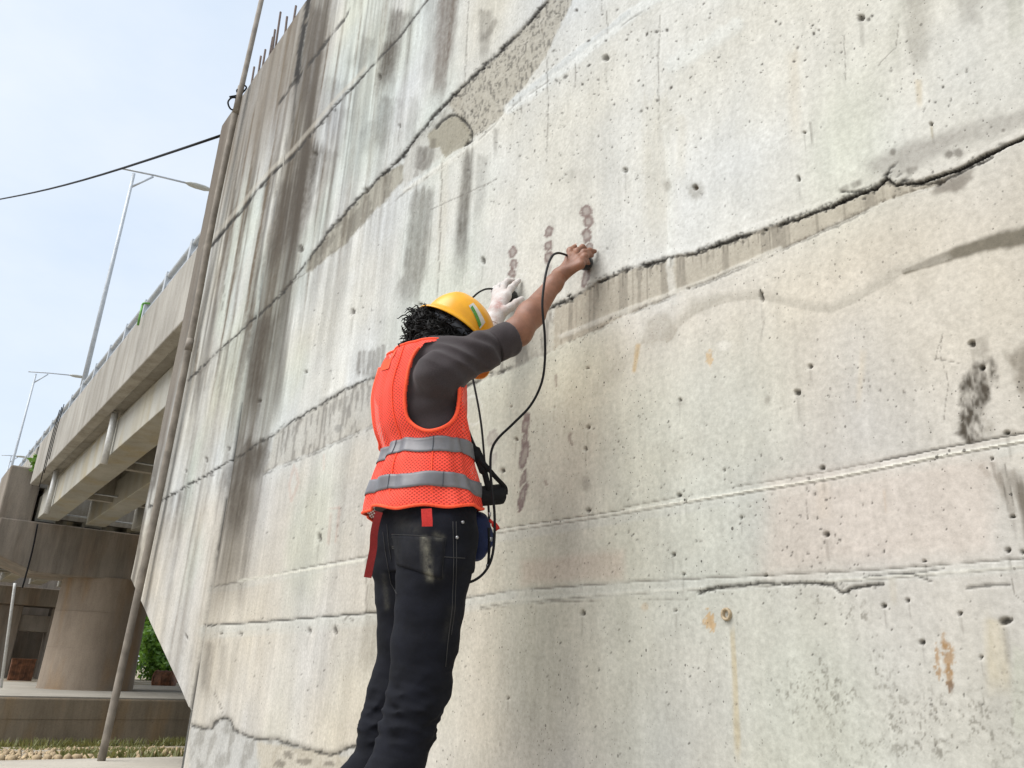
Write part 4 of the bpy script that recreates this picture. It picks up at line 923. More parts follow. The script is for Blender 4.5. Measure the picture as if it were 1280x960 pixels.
# ------------------------------------------------------------------ signed-distance modelling for the worker
def surface_nets(D, org, h):
    s = D < 0
    c = np.zeros(tuple(n-1 for n in D.shape), np.uint8)
    for dx in (0, 1):
        for dy in (0, 1):
            for dz in (0, 1): c += s[dx:s.shape[0]-1+dx, dy:s.shape[1]-1+dy, dz:s.shape[2]-1+dz]
    A = np.argwhere((c > 0) & (c < 8))
    cor = [(x, y, z) for x in (0, 1) for y in (0, 1) for z in (0, 1)]
    val = np.stack([D[A[:, 0]+x, A[:, 1]+y, A[:, 2]+z] for x, y, z in cor], 1)
    pos = np.zeros((len(A), 3)); cnt = np.zeros(len(A))
    for i in range(8):
        for j in range(i+1, 8):
            if sum(abs(p-q) for p, q in zip(cor[i], cor[j])) != 1: continue
            a, b = val[:, i], val[:, j]; m = (a < 0) != (b < 0); t = np.zeros(len(A)); t[m] = a[m]/(a[m]-b[m])
            pos[m] += (np.array(cor[i])+(np.array(cor[j])-np.array(cor[i]))*t[:, None])[m]; cnt += m
    V = (A+pos/cnt[:, None])*h+org
    ID = np.full(c.shape, -1, np.int32); ID[A[:, 0], A[:, 1], A[:, 2]] = np.arange(len(A))
    F = []
    for ax in range(3):
        n = D.shape
        sl0 = [slice(1, n[k]-1) for k in range(3)]; sl1 = list(sl0); sl0[ax] = slice(0, n[ax]-1); sl1[ax] = slice(1, n[ax])
        a, b = s[tuple(sl0)], s[tuple(sl1)]; E = np.argwhere(a != b); ins = a[tuple(E.T)]
        E = E+np.array([0 if k == ax else 1 for k in range(3)])
        o1, o2 = [(ax+1) % 3, (ax+2) % 3]
        def cell(d1, d2):
            q = E.copy(); q[:, o1] -= d1; q[:, o2] -= d2; return ID[q[:, 0], q[:, 1], q[:, 2]]
        f = np.stack([cell(1, 1), cell(0, 1), cell(0, 0), cell(1, 0)], 1)
        f[~ins] = f[~ins][:, ::-1]; F.append(f)
    F = np.vstack(F); F = F[(F >= 0).all(1)]
    return V, F
class Field:
    def __init__(s, lo, hi, h):
        s.lo = np.array(lo, float); s.h = h; s.n = np.ceil((np.array(hi)-s.lo)/h).astype(int)+1
        s.D = np.full(s.n, 9., np.float32)
    def box(s, lo, hi):
        a = np.clip(np.floor((np.array(lo)-s.lo)/s.h).astype(int), 0, s.n-1); b = np.clip(np.ceil((np.array(hi)-s.lo)/s.h).astype(int)+1, 1, s.n)
        sl = tuple(slice(i, j) for i, j in zip(a, b))
        g = np.meshgrid(*[s.lo[k]+s.h*np.arange(a[k], b[k]) for k in range(3)], indexing='ij', sparse=True)
        return sl, g
    def merge(s, sl, d, k):
        o = s.D[sl]
        if k > 0:
            t = np.clip(.5+.5*(o-d)/k, 0, 1); s.D[sl] = (o*(1-t)+d*t-k*t*(1-t)).astype(np.float32)
        else: s.D[sl] = np.minimum(o, d)
    def cone(s, p, q, r0, r1, k=.02, disp=None, sq=None):
        p, q = np.array(p, float), np.array(q, float); R = max(r0, r1)*(1.0 if sq is None else max(1., sq[1]))+k+.03
        sl, (x, y, z) = s.box(np.minimum(p, q)-R, np.maximum(p, q)+R)
        ab = q-p; l2 = ab @ ab+1e-12
        t = np.clip(((x-p[0])*ab[0]+(y-p[1])*ab[1]+(z-p[2])*ab[2])/l2, 0, 1)
        X, Y, Z = x-p[0]-t*ab[0], y-p[1]-t*ab[1], z-p[2]-t*ab[2]
        d2 = X*X+Y*Y+Z*Z
        if sq is not None:          # stretch across a direction: sq=(dir, factor)
            w = np.array(sq[0], float); w /= np.linalg.norm(w); c = X*w[0]+Y*w[1]+Z*w[2]; d2 = d2+c*c*(1/sq[1]**2-1)
        d = np.sqrt(d2)-(r0+(r1-r0)*t)
        if disp is not None: d = d+disp(x, y, z, t)
        s.merge(sl, d, k)
    def chain(s, pts, rs, k=.02, **kw):
        for a, b, ra, rb_ in zip(pts[:-1], pts[1:], rs[:-1], rs[1:]): s.cone(a, b, ra, rb_, k, **kw)
    def ell(s, c, ax, rad, k=.02, disp=None):
        """ellipsoid with axes given as rows of ax"""
        c = np.array(c, float); ax = np.array(ax, float); rad = np.array(rad, float); R = max(rad)+k+.03
        sl, (x, y, z) = s.box(c-R, c+R)
        q = [(x-c[0])*a[0]+(y-c[1])*a[1]+(z-c[2])*a[2] for a in ax]
        k0 = np.sqrt(sum((q[i]/rad[i])**2 for i in range(3)))+1e-9; k1 = np.sqrt(sum((q[i]/rad[i]**2)**2 for i in range(3)))+1e-9
        d = k0*(k0-1)/k1
        if disp is not None: d = d+disp(x, y, z)
        s.merge(sl, d, k)
    def mesh(s): return surface_nets(s.D, s.lo, s.h)
    def obj(s, name, mat, parent, smooth_it=1):
        V, F = s.mesh(); V, F = largest(V, F); V = relax(V, F, smooth_it); return mesh(name, V, F, mat, parent)
def largest(V, F):
    lab = np.arange(len(V))
    while True:
        m = lab[F].min(1); new = lab.copy(); np.minimum.at(new, F.ravel(), np.repeat(m, 4)); new = new[new]
        if (new == lab).all(): break
        lab = new
    keep = lab == np.bincount(lab).argmax(); r = np.cumsum(keep)-1
    return V[keep], r[F[keep[F].all(1)]]
def relax(V, F, it=1, lam=.5):
    for _ in range(it):
        S_ = np.zeros_like(V); n = np.zeros(len(V))
        for a, b in ((0, 1), (1, 2), (2, 3), (3, 0)):
            np.add.at(S_, F[:, a], V[F[:, b]]); np.add.at(S_, F[:, b], V[F[:, a]]); np.add.at(n, F[:, a], 1); np.add.at(n, F[:, b], 1)
        V = V*(1-lam)+lam*S_/np.maximum(n, 1)[:, None]
    return V
def on(u, v, base, fwd=0.):      # point seen at (u,v), in the upright plane X = base
    return P(u, v, X=base)

# ------------------------------------------------------------------ worker's materials
def cloth(name, col, rough=.9, weave=900, b_=.25, var=.2, dust=False, sheen=.0):
    m, t, b = nodes(name); v = coords(t)
    f = noise(t, v, 14, 5, .6); w = noise(t, v, weave*.35, 2, .5)
    c = mixc(t, ramp(t, f, .3, .72), tuple(x*(1-var) for x in col), tuple(x*(1+var) for x in col))
    c = mixc(t, .35, c, ramp(t, w, .3, .7, (.55, .55, .55), (1.3, 1.3, 1.3)), 'MULTIPLY')
    if dust:
        at = t.nodes.new('ShaderNodeAttribute'); at.attribute_name = 'dust'
        dn = noise(t, v, 60, 5, .7); k = N(t, 'ShaderNodeMath', operation='MULTIPLY'); t.links.new(at.outputs['Fac'], k.inputs[0]); t.links.new(ramp(t, dn, .25, .65), k.inputs[1])
        c = mixc(t, k.outputs[0], c, (.17, .16, .125))
    t.links.new(c, b.inputs['Base Color']); b.inputs['Roughness'].default_value = rough
    b.inputs['Specular IOR Level'].default_value = .2; b.inputs['Sheen Weight'].default_value = sheen
    n1 = bump(t, b, w, b_, .0012); bump(t, b, f, .35, .006, n1); return m
M['denim'] = cloth('dark denim', (.0052, .0058, .0098), .85, 900, .3, .5, True)
M['stitch'] = simple('stitch thread', (.030, .029, .029), .8, .1, 50, .1)
M['shirt'] = cloth('charcoal shirt', (.040, .032, .034), .88, 1100, .2, .14, sheen=.1)
M['strap'] = cloth('black webbing', (.010, .010, .011), .8, 700, .3, .1)
M['stripe'] = simple('reflective tape', (.155, .155, .168), .42, .10, 26, .25, .004)
M['tape_red'] = cloth('red tape', (.52, .035, .03), .75, 800, .2, .12)
M['tape_dark'] = cloth('dark red tape', (.17, .012, .011), .75, 800, .2, .15)
M['piping'] = cloth('orange piping', (.95, .105, .045), .75, 700, .2, .06)
def net_mat():
    m, t, b = nodes('orange net fabric'); u = t.nodes.new('ShaderNodeUVMap'); u.uv_map = 'net'
    sp = t.nodes.new('ShaderNodeSeparateXYZ'); t.links.new(u.outputs[0], sp.inputs[0])
    def wave(op):
        a = N(t, 'ShaderNodeMath', operation=op); t.links.new(sp.outputs[0], a.inputs[0]); t.links.new(sp.outputs[1], a.inputs[1])
        s_ = N(t, 'ShaderNodeMath', operation='SINE'); k = N(t, 'ShaderNodeMath', operation='MULTIPLY'); t.links.new(a.outputs[0], k.inputs[0]); k.inputs[1].default_value = math.pi; t.links.new(k.outputs[0], s_.inputs[0])
        q = N(t, 'ShaderNodeMath', operation='ABSOLUTE'); t.links.new(s_.outputs[0], q.inputs[0]); return q.outputs[0]
    p = N(t, 'ShaderNodeMath', operation='MULTIPLY'); t.links.new(wave('ADD'), p.inputs[0]); t.links.new(wave('SUBTRACT'), p.inputs[1])
    hole = ramp(t, p.outputs[0], .36, .56)
    f = noise(t, coords(t), 9, 4, .6)
    c = mixc(t, ramp(t, f, .3, .7), (.90, .070, .042), (1.0, .105, .065))
    t.links.new(c, b.inputs['Base Color']); b.inputs['Roughness'].default_value = .7; b.inputs['Specular IOR Level'].default_value = .25
    inv = N(t, 'ShaderNodeMath', operation='SUBTRACT'); inv.inputs[0].default_value = 1; t.links.new(p.outputs[0], inv.inputs[1]); bump(t, b, inv.outputs[0], .5, .002)
    tr = t.nodes.new('ShaderNodeBsdfTransparent'); ms = t.nodes.new('ShaderNodeMixShader')
    k = N(t, 'ShaderNodeMath', operation='MULTIPLY'); t.links.new(hole, k.inputs[0]); k.inputs[1].default_value = .5
    t.links.new(k.outputs[0], ms.inputs[0]); t.links.new(b.outputs[0], ms.inputs[1]); t.links.new(tr.outputs[0], ms.inputs[2])
    t.links.new(ms.outputs[0], t.nodes['Material Output'].inputs[0]); return m
M['net'] = net_mat()
def skin_mat():
    m, t, b = nodes('brown skin'); v = coords(t)
    f = noise(t, v, 35, 5, .6); g = noise(t, v, 260, 3, .6)
    c = mixc(t, ramp(t, f, .3, .7), (.170, .070, .037), (.245, .107, .060)); c = mixc(t, .3, c, ramp(t, g, .3, .7, (.75, .72, .7), (1.15, 1.12, 1.1)), 'MULTIPLY')
    t.links.new(c, b.inputs['Base Color']); b.inputs['Roughness'].default_value = .52
    b.inputs['Subsurface Weight'].default_value = .12; b.inputs['Subsurface Radius'].default_value = (.012, .005, .003); b.inputs['Subsurface Scale'].default_value = .5
    bump(t, b, g, .25, .0015); return m
M['skin'] = skin_mat()
M['nail'] = simple('finger nail', (.42, .24, .18), .35, .05, 60, 0)
def glove_mat():
    m, t, b = nodes('white cotton glove'); v = coords(t)
    f = noise(t, v, 26, 5, .65); w = noise(t, v, 420, 2)
    c = mixc(t, ramp(t, f, .42, .75), (.55, .53, .51), (.44, .34, .30))
    at = t.nodes.new('ShaderNodeAttribute'); at.attribute_name = 'dust'
    k = N(t, 'ShaderNodeMath', operation='MULTIPLY'); t.links.new(at.outputs['Fac'], k.inputs[0]); t.links.new(ramp(t, noise(t, v, 55, 5, .7), .3, .62), k.inputs[1])
    c = mixc(t, k.outputs[0], c, (.36, .17, .145))
    c = mixc(t, .4, c, ramp(t, w, .3, .7, (.6, .6, .6), (1.2, 1.2, 1.2)), 'MULTIPLY')
    t.links.new(c, b.inputs['Base Color']); b.inputs['Roughness'].default_value = .92; bump(t, b, w, .4, .0015); return m
M['glove'] = glove_mat()
M['helmet'] = simple('yellow helmet plastic', (.82, .39, .005), .34, .05, 24, .06, .003, second=(.70, .32, .008))
M['helmet_in'] = simple('orange helmet underside', (.72, .22, .012), .5, .1, 9, .03)
M['band'] = simple('grey head band plastic', (.085, .095, .115), .45, .15, 30, .1)
M['label_white'] = simple('white sticker', (.62, .62, .56), .5, .12, 70, .05)
M['label_green'] = simple('green sticker print', (.035, .19, .012), .5, .0, 130, .05, second=(.13, .36, .06))
M['hair'] = simple('black hair', (.0075, .0065, .006), .62, .3, 160, .5, .003, spec=.22)
M['blue'] = cloth('navy nylon bag', (.009, .017, .062), .55, 500, .25, .25)
M['sole'] = simple('shoe rubber', (.02, .02, .02), .7, .2, 50, .2)
M['metal'] = simple('clip metal', (.35, .35, .36), .35, .1, 50, .05, metal=.9)
M['probe'] = simple('black probe body', (.009, .009, .010), .35, .2, 60, .05)

# ------------------------------------------------------------------ the worker's shape
XC = -1.82
ROWS = [(424, 500, 540, .050), (432, 494, 552, .085), (438, 489, 566, .120), (446, 482, 574, .150), (460, 474.5, 578, .172), (480, 468.5, 579.5, .182), (500, 466.5, 581, .180), (520, 468, 582, .174), (540, 472, 583, .166), (560, 477.5, 584, .160),
        (575, 475, 588, .161), (590, 470.5, 592, .164), (605, 466.5, 595.5, .168), (620, 463.5, 598.5, .171), (645, 461, 600.5, .174)]
_vz, _c, _a, _b = [], [], [], []
for v_, l_, r_, a_ in ROWS:
    u_ = (l_+r_)/2; p_ = P(u_, v_, X=XC); dep_ = ((p_-CPOS) @ F_)
    hw = (r_-l_)/2*dep_/FPX; d_ = ray(u_, v_)[:2]; d_ = d_/np.linalg.norm(d_); sn, cs = d_[1], -d_[0]    # image-right = (sn, cs)
    b_ = math.sqrt(max(hw**2-(a_*sn)**2, (.35*hw)**2))/cs
    _vz.append(p_[2]); _c.append(p_[1]); _a.append(a_); _b.append(b_)
_o = np.argsort(_vz); TZ, TC, TA, TB = (np.array(q)[_o] for q in (_vz, _c, _a, _b))
def smoothi(z, arr):
    return sum(np.interp(np.asarray(z)+d, TZ, arr)*w for d, w in ((-.014, .25), (0, .5), (.014, .25)))
def folds(th, z):
    """cloth folds of the vest; th=0 to the worker's right (+X), pi/2 to the wall, -pi/2 his back"""
    f = .0045*np.sin(th*7+z*9+1.3*np.sin(z*11))*sst(.1, .9, np.abs(np.sin(th*.5+.9)))
    f = f+.0085*np.exp(-((th+2.05-.18*(z-1.2))/.13)**2)-.007*np.exp(-((th+1.80-.25*(z-1.2))/.09)**2)+.006*np.exp(-((th+1.50-.5*(z-1.2))/.12)**2)
    f = f+.004*np.sin(z*46+th*3+2*np.sin(th*2))*np.exp(-((z-1.165)/.08)**2)+.004*np.sin(z*34-th*5)*np.exp(-((z-1.03)/.06)**2)
    f = f+.0025*np.sin(23*z+11*th+2*np.sin(5*th))
    return f*sst(1.47, 1.40, z)
def vest_pt(th, z, off=0., w=1.):
    a, b, c = smoothi(z, TA), smoothi(z, TB), smoothi(z, TC)
    e = folds(th, z)*w+off
    return np.stack([XC+(a+e)*np.cos(th), c+(b+e)*np.sin(th), z+0*th], -1)

worker = empty('person', (-1.83, .98, .05))
tag(worker, 'worker in yellow helmet and orange vest reaching up to the wall with both hands', 'person')

# joints ------------------------------------------------------------
shR = P(549, 468, X=-1.668); elR = P(647, 415, X=-1.617); wrR = P(695.5, 350.5, Y=1.368)
shL = np.array([-1.985, 1.05, 1.375]); wrL = P(617.5, 402, Y=1.385); elL = np.array([-2.04, 1.235, 1.44])
HF = np.array([-.44, .83, -.35]); HF /= np.linalg.norm(HF)
HU = np.array([.07, .63, .77]); HU -= HF*(HU @ HF); HU /= np.linalg.norm(HU); HR = np.cross(HF, HU)
HC = P(571, 417, X=-1.80)           # centre of the helmet rim
head_c = HC-HU*.045-HF*.004
neck0 = np.array([-1.825, 1.035, 1.40]); neck1 = head_c-HU*.075-HF*.03
hipR, hipL = P(540, 690, X=-1.735), P(500, 690, X=-1.915)
knR, knL = P(524, 858, X=-1.745), P(497, 856, X=-1.925)
anR, anL = np.array([-1.735, .86, .135]), np.array([-1.955, .84, .135])

def seq(l, X): return [P(u, v, X=x) for (u, v), x in zip(l, X)]
LEG_R = seq([(547, 672), (543, 705), (537, 760), (531, 805), (526, 845), (519, 878), (508, 915), (497, 955)], [-1.730, -1.735, -1.74, -1.742, -1.745, -1.742, -1.740, -1.735])
LEG_RR = [.088, .0925, .0850, .0790, .0735, .0690, .0640, .0605]
LEG_L = seq([(506, 672), (506, 705), (510, 755), (509, 800), (503, 838), (492, 870), (480, 910), (472, 955)], [-1.905, -1.91, -1.915, -1.92, -1.93, -1.935, -1.94, -1.945])
LEG_LR = [.086, .089, .082, .076, .072, .068, .064, .060]
# fingers: (u, v, Y) triples -----------------------------------------
def q3(*l): return [P(a, b, Y=c) for a, b, c in l]
R_PALM = q3((699, 345, 1.385), (712, 329, 1.408))
R_MCP = dict(i=P(717.5, 320, Y=1.432), m=P(722.5, 322.5, Y=1.424), r=P(725.5, 326.5, Y=1.418), p=P(726, 331, Y=1.414))
R_F = dict(t=q3((706, 336, 1.40), (711.5, 323, 1.418), (713.0, 313.5, 1.440), (718.5, 308.5, 1.458)),
           i=[R_MCP['i']]+q3((722.0, 313.5, 1.452), (728, 309, 1.475), (733.2, 312, 1.490)),
           m=[R_MCP['m']]+q3((730.0, 315.5, 1.444), (737, 313.5, 1.470), (743.6, 314.2, 1.491)),
           r=[R_MCP['r']]+q3((731.0, 320.5, 1.438), (736, 318.8, 1.464), (739.8, 319.6, 1.486)),
           p=[R_MCP['p']]+q3((730.0, 327.0, 1.432), (733.6, 327.0, 1.455), (736.0, 329.5, 1.474)))
R_R = dict(t=(.0125, .0115, .0105, .0085), i=(.0105, .0095, .0085, .0070), m=(.0108, .0098, .0086, .0070), r=(.0105, .0093, .0082, .0068), p=(.0092, .0082, .0072, .0060))
L_PALM = q3((620.5, 393, 1.400), (625.5, 377, 1.425))
L_F = dict(t=q3((631.0, 388.5, 1.412), (638.5, 384.0, 1.428), (645.5, 378.5, 1.450), (652.3, 374.0, 1.476)),
           i=q3((633.0, 370.5, 1.436), (638.5, 361.0, 1.456), (643.5, 355.5, 1.474), (648.6, 350.8, 1.490)),
           m=q3((628.5, 368.0, 1.438), (630.2, 356.0, 1.455), (634.5, 351.5, 1.472), (641.3, 351.0, 1.489)),
           r=q3((624.0, 367.0, 1.438), (622.0, 360.5, 1.458), (625.5, 357.0, 1.474), (631.0, 357.5, 1.488)),
           p=q3((620.0, 369.0, 1.434), (616.5, 363.5, 1.450), (619.5, 360.0, 1.466), (624.0, 360.5, 1.480)))
L_R = {k: tuple(x*1.22 for x in v) for k, v in R_R.items()}

def build_body():
    # forearms, hands, head and trunk: one skin surface
    F = Field((-2.13, .66, .09), (-1.50, 1.55, 1.98), .0034)
    for L_, an, rs in ((LEG_R, anR, LEG_RR), (LEG_L, anL, LEG_LR)): F.chain(L_+[an], [x*.80 for x in rs]+[.034], .02)
    for an, t in ((anR, .0), (anL, -.03)): F.cone(an+[0, -.02, -.045], an+[t, .13, -.055], .030, .024, .02)
    for z_ in np.arange(.90, 1.40, .03):
        a_, b_, c_ = (float(smoothi(min(max(z_, TZ[0]), TZ[-1]), q)) for q in (TA, TB, TC)); w_ = max(a_-b_, .01); r_ = max(b_-.034, .03)
        if z_ < 1.13: r_, w_, c_ = .072, .060, 1.085
        F.cone((XC-w_*.85, c_, z_), (XC+w_*.85, c_, z_), r_, r_, .02)
    F.cone(neck0, neck1, .058, .053, .04)
    F.cone(shR+[-.03, 0, 0], elR, .048, .038, .03)
    mid = elR*.68+wrR*.32
    F.chain([elR, mid, wrR*.92+elR*.08, wrR], [.0375, .0365, .0235, .0225], .02, sq=((1, .2, -.5), 1.10))
    F.cone(shL, elL, .045, .036, .03); F.chain([elL, elL*.5+wrL*.5, wrL], [.036, .033, .022], .02)
    # head
    ax = [HR, HF, HU]
    F.ell(head_c+HU*.012, ax, (.074, .093, .098), .03)
    F.ell(head_c-HU*.070+HF*.036, ax, (.056, .058, .060), .035)          # jaw
    F.ell(head_c-HU*.112+HF*.070, ax, (.020, .020, .018), .02)           # chin
    F.cone(head_c-HU*.008+HF*.096, head_c-HU*.046+HF*.108, .008, .0125, .012)      # nose
    for s in (-1, 1):
        F.cone(head_c+HU*.012+HF*.084+HR*s*.012, head_c+HU*.010+HF*.076+HR*s*.045, .010, .010, .012)       # brow
        F.ell(head_c-HU*.012+HF*.078+HR*s*.033, ax, (.013, .011, .009), .006)                            # eyelid
        F.ell(head_c-HU*.022-HF*.002+HR*s*.076, [HR, HF, HU], (.010, .018, .030), .006)                    # ear
        F.ell(head_c-HU*.046+HF*.001+HR*s*.075, [HR, HF, HU], (.007, .009, .011), .004)
    F.cone(head_c-HU*.076+HF*.092-HR*.020, head_c-HU*.076+HF*.092+HR*.020, .0065, .0065, .006)            # lips
    F.cone(head_c-HU*.086+HF*.090-HR*.016, head_c-HU*.086+HF*.090+HR*.016, .0070, .0070, .006)
    # right hand
    nrm = np.array([.55, -.75, .25])
    F.cone(wrR, R_PALM[0], .0225, .023, .012)
    for k, m in R_MCP.items(): F.cone(R_PALM[0], m, .0185, .0120, .012)
    F.cone(R_MCP['i'], R_MCP['p'], .0115, .0105, .010)
    for k, pts in R_F.items():
        F.chain(pts, R_R[k], .0045 if k != 't' else .008)
        for j in (1, 2): F.cone(pts[j], pts[j], R_R[k][j]*1.10, R_R[k][j]*1.10, .005)
    # left hand inside the glove
    F.cone(wrL, L_PALM[0], .021, .021, .012)
    for k, pts in L_F.items():
        if k != 't': F.cone(L_PALM[0], pts[0], .017, .011, .012)
        F.chain(pts, R_R[k], .0045)
    o = F.obj('body', M['skin'], worker, 1)
    # nails on the bare hand
    for k in ('i', 'm', 'r', 't'):
        a, b = R_F[k][2], R_F[k][3]; d = (b-a)/np.linalg.norm(b-a); n_ = np.array([.35, -.55, .75]); n_ -= d*(n_ @ d); n_ /= np.linalg.norm(n_); w = np.cross(d, n_); r = R_R[k][3]
        c = b+d*r*.25+n_*r*.86
        V = [c+d*x*r*.75+w*y*r*.72-n_*(y*y)*r*.28 for x in (-1, -.2, .6, 1) for y in (-.8, -.4, 0, .4, .8)]
        mesh('nail', V, [(i*5+j, i*5+j+1, i*5+j+6, i*5+j+5) for i in range(3) for j in range(4)], M['nail'], o)
    return o
body = build_body()

# glove --------------------------------------------------------------
def build_glove():
    F = Field(np.array([-2.20, 1.30, 1.62]), np.array([-1.90, 1.53, 2.02]), .0026)
    cuff0 = wrL+(wrL-L_PALM[0])*1.1
    F.cone(cuff0, wrL, .034, .0285, .010, disp=lambda x, y, z, t: .0012*np.sin(t*60))
    F.cone(wrL, L_PALM[0], .0285, .029, .014)
    for k, pts in L_F.items():
        if k != 't': F.cone(L_PALM[0], pts[0], .0235, .0150, .014)
        else: F.cone(L_PALM[0], pts[0], .024, .0165, .016)
        F.chain(pts, L_R[k], .006, disp=lambda x, y, z, t: .0008*np.sin(900*(x+y*.6+z)))
    F.cone(L_F['i'][0], L_F['p'][0], .0145, .0125, .012)
    o = F.obj('glove', M['glove'], worker, 1)
    me = o.data; co = np.zeros(len(me.vertices)*3, np.float32); me.vertices.foreach_get('co', co); co = co.reshape(-1, 3); q = px(co)
    d = np.exp(-(((q[:, 0]-624)/6)**2+((q[:, 1]-380)/8)**2))+.6*np.exp(-(((q[:, 0]-615)/6)**2+((q[:, 1]-384)/3)**2))
    me.attributes.new('dust', 'FLOAT', 'POINT').data.foreach_set('value', d.astype(np.float32))
    v, f = tube_geo([cuff0-(wrL-L_PALM[0])*.05, cuff0+(wrL-L_PALM[0])*-.15+[0, 0, 0]], .036, 18); mesh('cuff_band', v, f, M['glove'], o)
build_glove()

# trousers ------------------------------------------------------------
def build_trousers():
    F = Field((-2.10, .62, .09), (-1.60, 1.32, 1.06), .0036)
    def wrinkle(amp_k, kz, side):
        def g(x, y, z, t):
            a = (amp_k*np.exp(-((z-kz)/.075)**2)+.0022*np.exp(-((z-.20)/.09)**2)+.0006)*(.35+.65*np.sin(38*x+31*y+9*z)**2)
            ph = 125*z+3.2*np.sin(19*z+3+26*y)+2.4*np.sin(34*x+17*y)
            w = (1-2*np.abs(np.sin(ph*.5+14*(y-1.1)*side)))+.6*np.sin(171*z-75*y+60*x+2*np.sin(44*x))+.35*np.sin(300*z+90*y)
            up = .0028*np.sin(58*(z-.9*y)+14*x)*np.exp(-((z-.83)/.09)**2)+.0022*np.sin(46*(z+.7*y)+20*x)*np.exp(-((z-.66)/.09)**2)
            return -(a*w*.8+up)
        return g
    wR = wrinkle(.0046, .50, 1); wL = wrinkle(.0042, .48, -1)
    R = list(LEG_R); rR = list(LEG_RR)
    R.append(anR+[0, 0, .02]); rR.append(.060)
    F.chain(R, rR, .012, disp=wR, sq=((.5, .87, 0), 1.0))
    L = list(LEG_L); rL = list(LEG_LR)
    L.append(anL+[0, 0, .02]); rL.append(.060)
    F.chain(L, rL, .012, disp=wL)
    # seat and waist as elliptic column
    sl, (x, y, z) = F.box((-2.05, .85, .84), (-1.6, 1.3, 1.06))
    zq = z.ravel(); a = np.interp(zq, [.84, .90, 1.0, 1.06], [.135, .160, .156, .150]); b = np.interp(zq, [.84, .90, 1.0, 1.06], [.085, .108, .105, .100]); c = np.interp(zq, [.84, .92, 1.0, 1.06], [1.105, 1.100, 1.098, 1.092])
    a, b, c = (q[None, None, :] for q in (a, b, c))
    k0 = np.sqrt(((x-XC)/a)**2+((y-c)/b)**2)+1e-6; d = (k0-1)*np.minimum(a, b)
    d = np.maximum(d, .845-z)+.0015*np.sin(70*z+25*y+16*x)
    F.merge(sl, d.astype(np.float32), .035)
    # knee cloth bunching forward
    kk = P(545, 864, X=-1.742); F.ell(kk, np.eye(3), (.040, .026, .026), .03)
    o = F.obj('trousers', M['denim'], worker, 1)
    me = o.data; co = np.zeros(len(me.vertices)*3, np.float32); me.vertices.foreach_get('co', co); co = co.reshape(-1, 3); q = px(co)
    d = np.zeros(len(co)); near = co[:, 0] > -1.83
    for pts, w, s in (([(531, 676), (533, 700), (538, 722)], 5.0, 1.0), ([(545, 668), (552, 672)], 4, .6), ([(490, 684), (552, 694)], 1.6, .35), ([(510, 680), (525, 684)], 7, .25), ([(500, 655), (520, 660)], 9, .12), ([(545, 700), (549, 720)], 5, .3),
                      ([(480, 720), (484, 760)], 3.5, .22), ([(556, 800), (566, 760)], 5, .1)):
        dm = np.full(len(co), 1e9)
        for a_, b_ in zip(pts[:-1], pts[1:]):
            a_, b_ = np.array(a_, float), np.array(b_, float); t = np.clip(((q-a_) @ (b_-a_))/((b_-a_) @ (b_-a_)), 0, 1); dm = np.minimum(dm, np.linalg.norm(q-a_-t[:, None]*(b_-a_), axis=1))
        d = np.maximum(d, s*np.exp(-(dm/w)**2)*(near if pts[0][0] != 480 else 1))
    me.attributes.new('dust', 'FLOAT', 'POINT').data.foreach_set('value', d.astype(np.float32))
    bm = bmesh.new(); bm.from_mesh(me); tree = BVHTree.FromBMesh(bm); bm.free()
    def drape(u, v, off=.002):
        d_ = Vector(ray(u, v)).normalized(); h, n_, i_, l_ = tree.ray_cast(Vector(CPOS), d_)
        return None if h is None else np.array(h)+np.array(n_)*off
    def seam(pts, r=.0011, off=.0008, per=6):
        l = []
        for (a, b), (c, d_) in zip(pts[:-1], pts[1:]):
            for t in np.linspace(0, 1, per, endpoint=False):
                h = drape(a+(c-a)*t, b+(d_-b)*t, off)
                if h is not None: l.append(h)
        if len(l) > 3:
            v_, f_ = tube_geo(l, r, 5); mesh('seam', v_, f_, M['stitch'], o)
    # back pocket flap lying on the seat
    cu = [(491, 669), (557, 673), (551.5, 724), (536, 718), (497, 706)]
    n1, n2 = 12, 10; V = []
    for i in range(n1+1):
        for j in range(n2+1):
            s, t = i/n1, j/n2
            u0 = 491+(557-491)*s; v0 = 669+4*s; u1 = 497+(551.5-497)*s; v1 = 706+18*s
            h = drape(u0+(u1-u0)*t, v0+(v1-v0)*t, .0022); V.append(h)
    if all(h is not None for h in V):
        pk = mesh('back_pocket', V, [(i*(n2+1)+j, (i+1)*(n2+1)+j, (i+1)*(n2+1)+j+1, i*(n2+1)+j+1) for i in range(n1) for j in range(n2)], M['denim'], o)
        m_ = pk.modifiers.new('solid', 'SOLIDIFY'); m_.thickness = .002; m_.offset = 0
        qq = px(np.array(V)); dd = np.exp(-((qq[:, 0]-533-.12*(qq[:, 1]-690))/4.5)**2)*.95+np.exp(-(((qq[:, 0]-548)/5)**2+((qq[:, 1]-672)/4)**2))*.6+.03
        pk.data.attributes.new('dust', 'FLOAT', 'POINT').data.foreach_set('value', dd.astype(np.float32))
    for s_ in ([(490, 668), (520, 669.5), (557, 673)], [(490, 671.5), (520, 673), (556.5, 676)], [(491, 683), (520, 687.5), (553, 694)], [(491, 685.5), (520, 690), (553, 696.5)], [(557, 673), (554, 700), (551.5, 725)], [(491, 669), (493, 685), (497, 706)],
               [(553, 696), (566, 697), (584, 698)], [(566, 652), (567, 700), (565, 760), (560, 800), (556, 840)], [(570, 652), (570.5, 700), (568.5, 760), (563, 800)], [(479, 665), (482, 690), (489, 730), (498, 745)], [(484, 655), (486, 680), (490, 705)], [(545, 672), (543, 722)]): seam(s_)
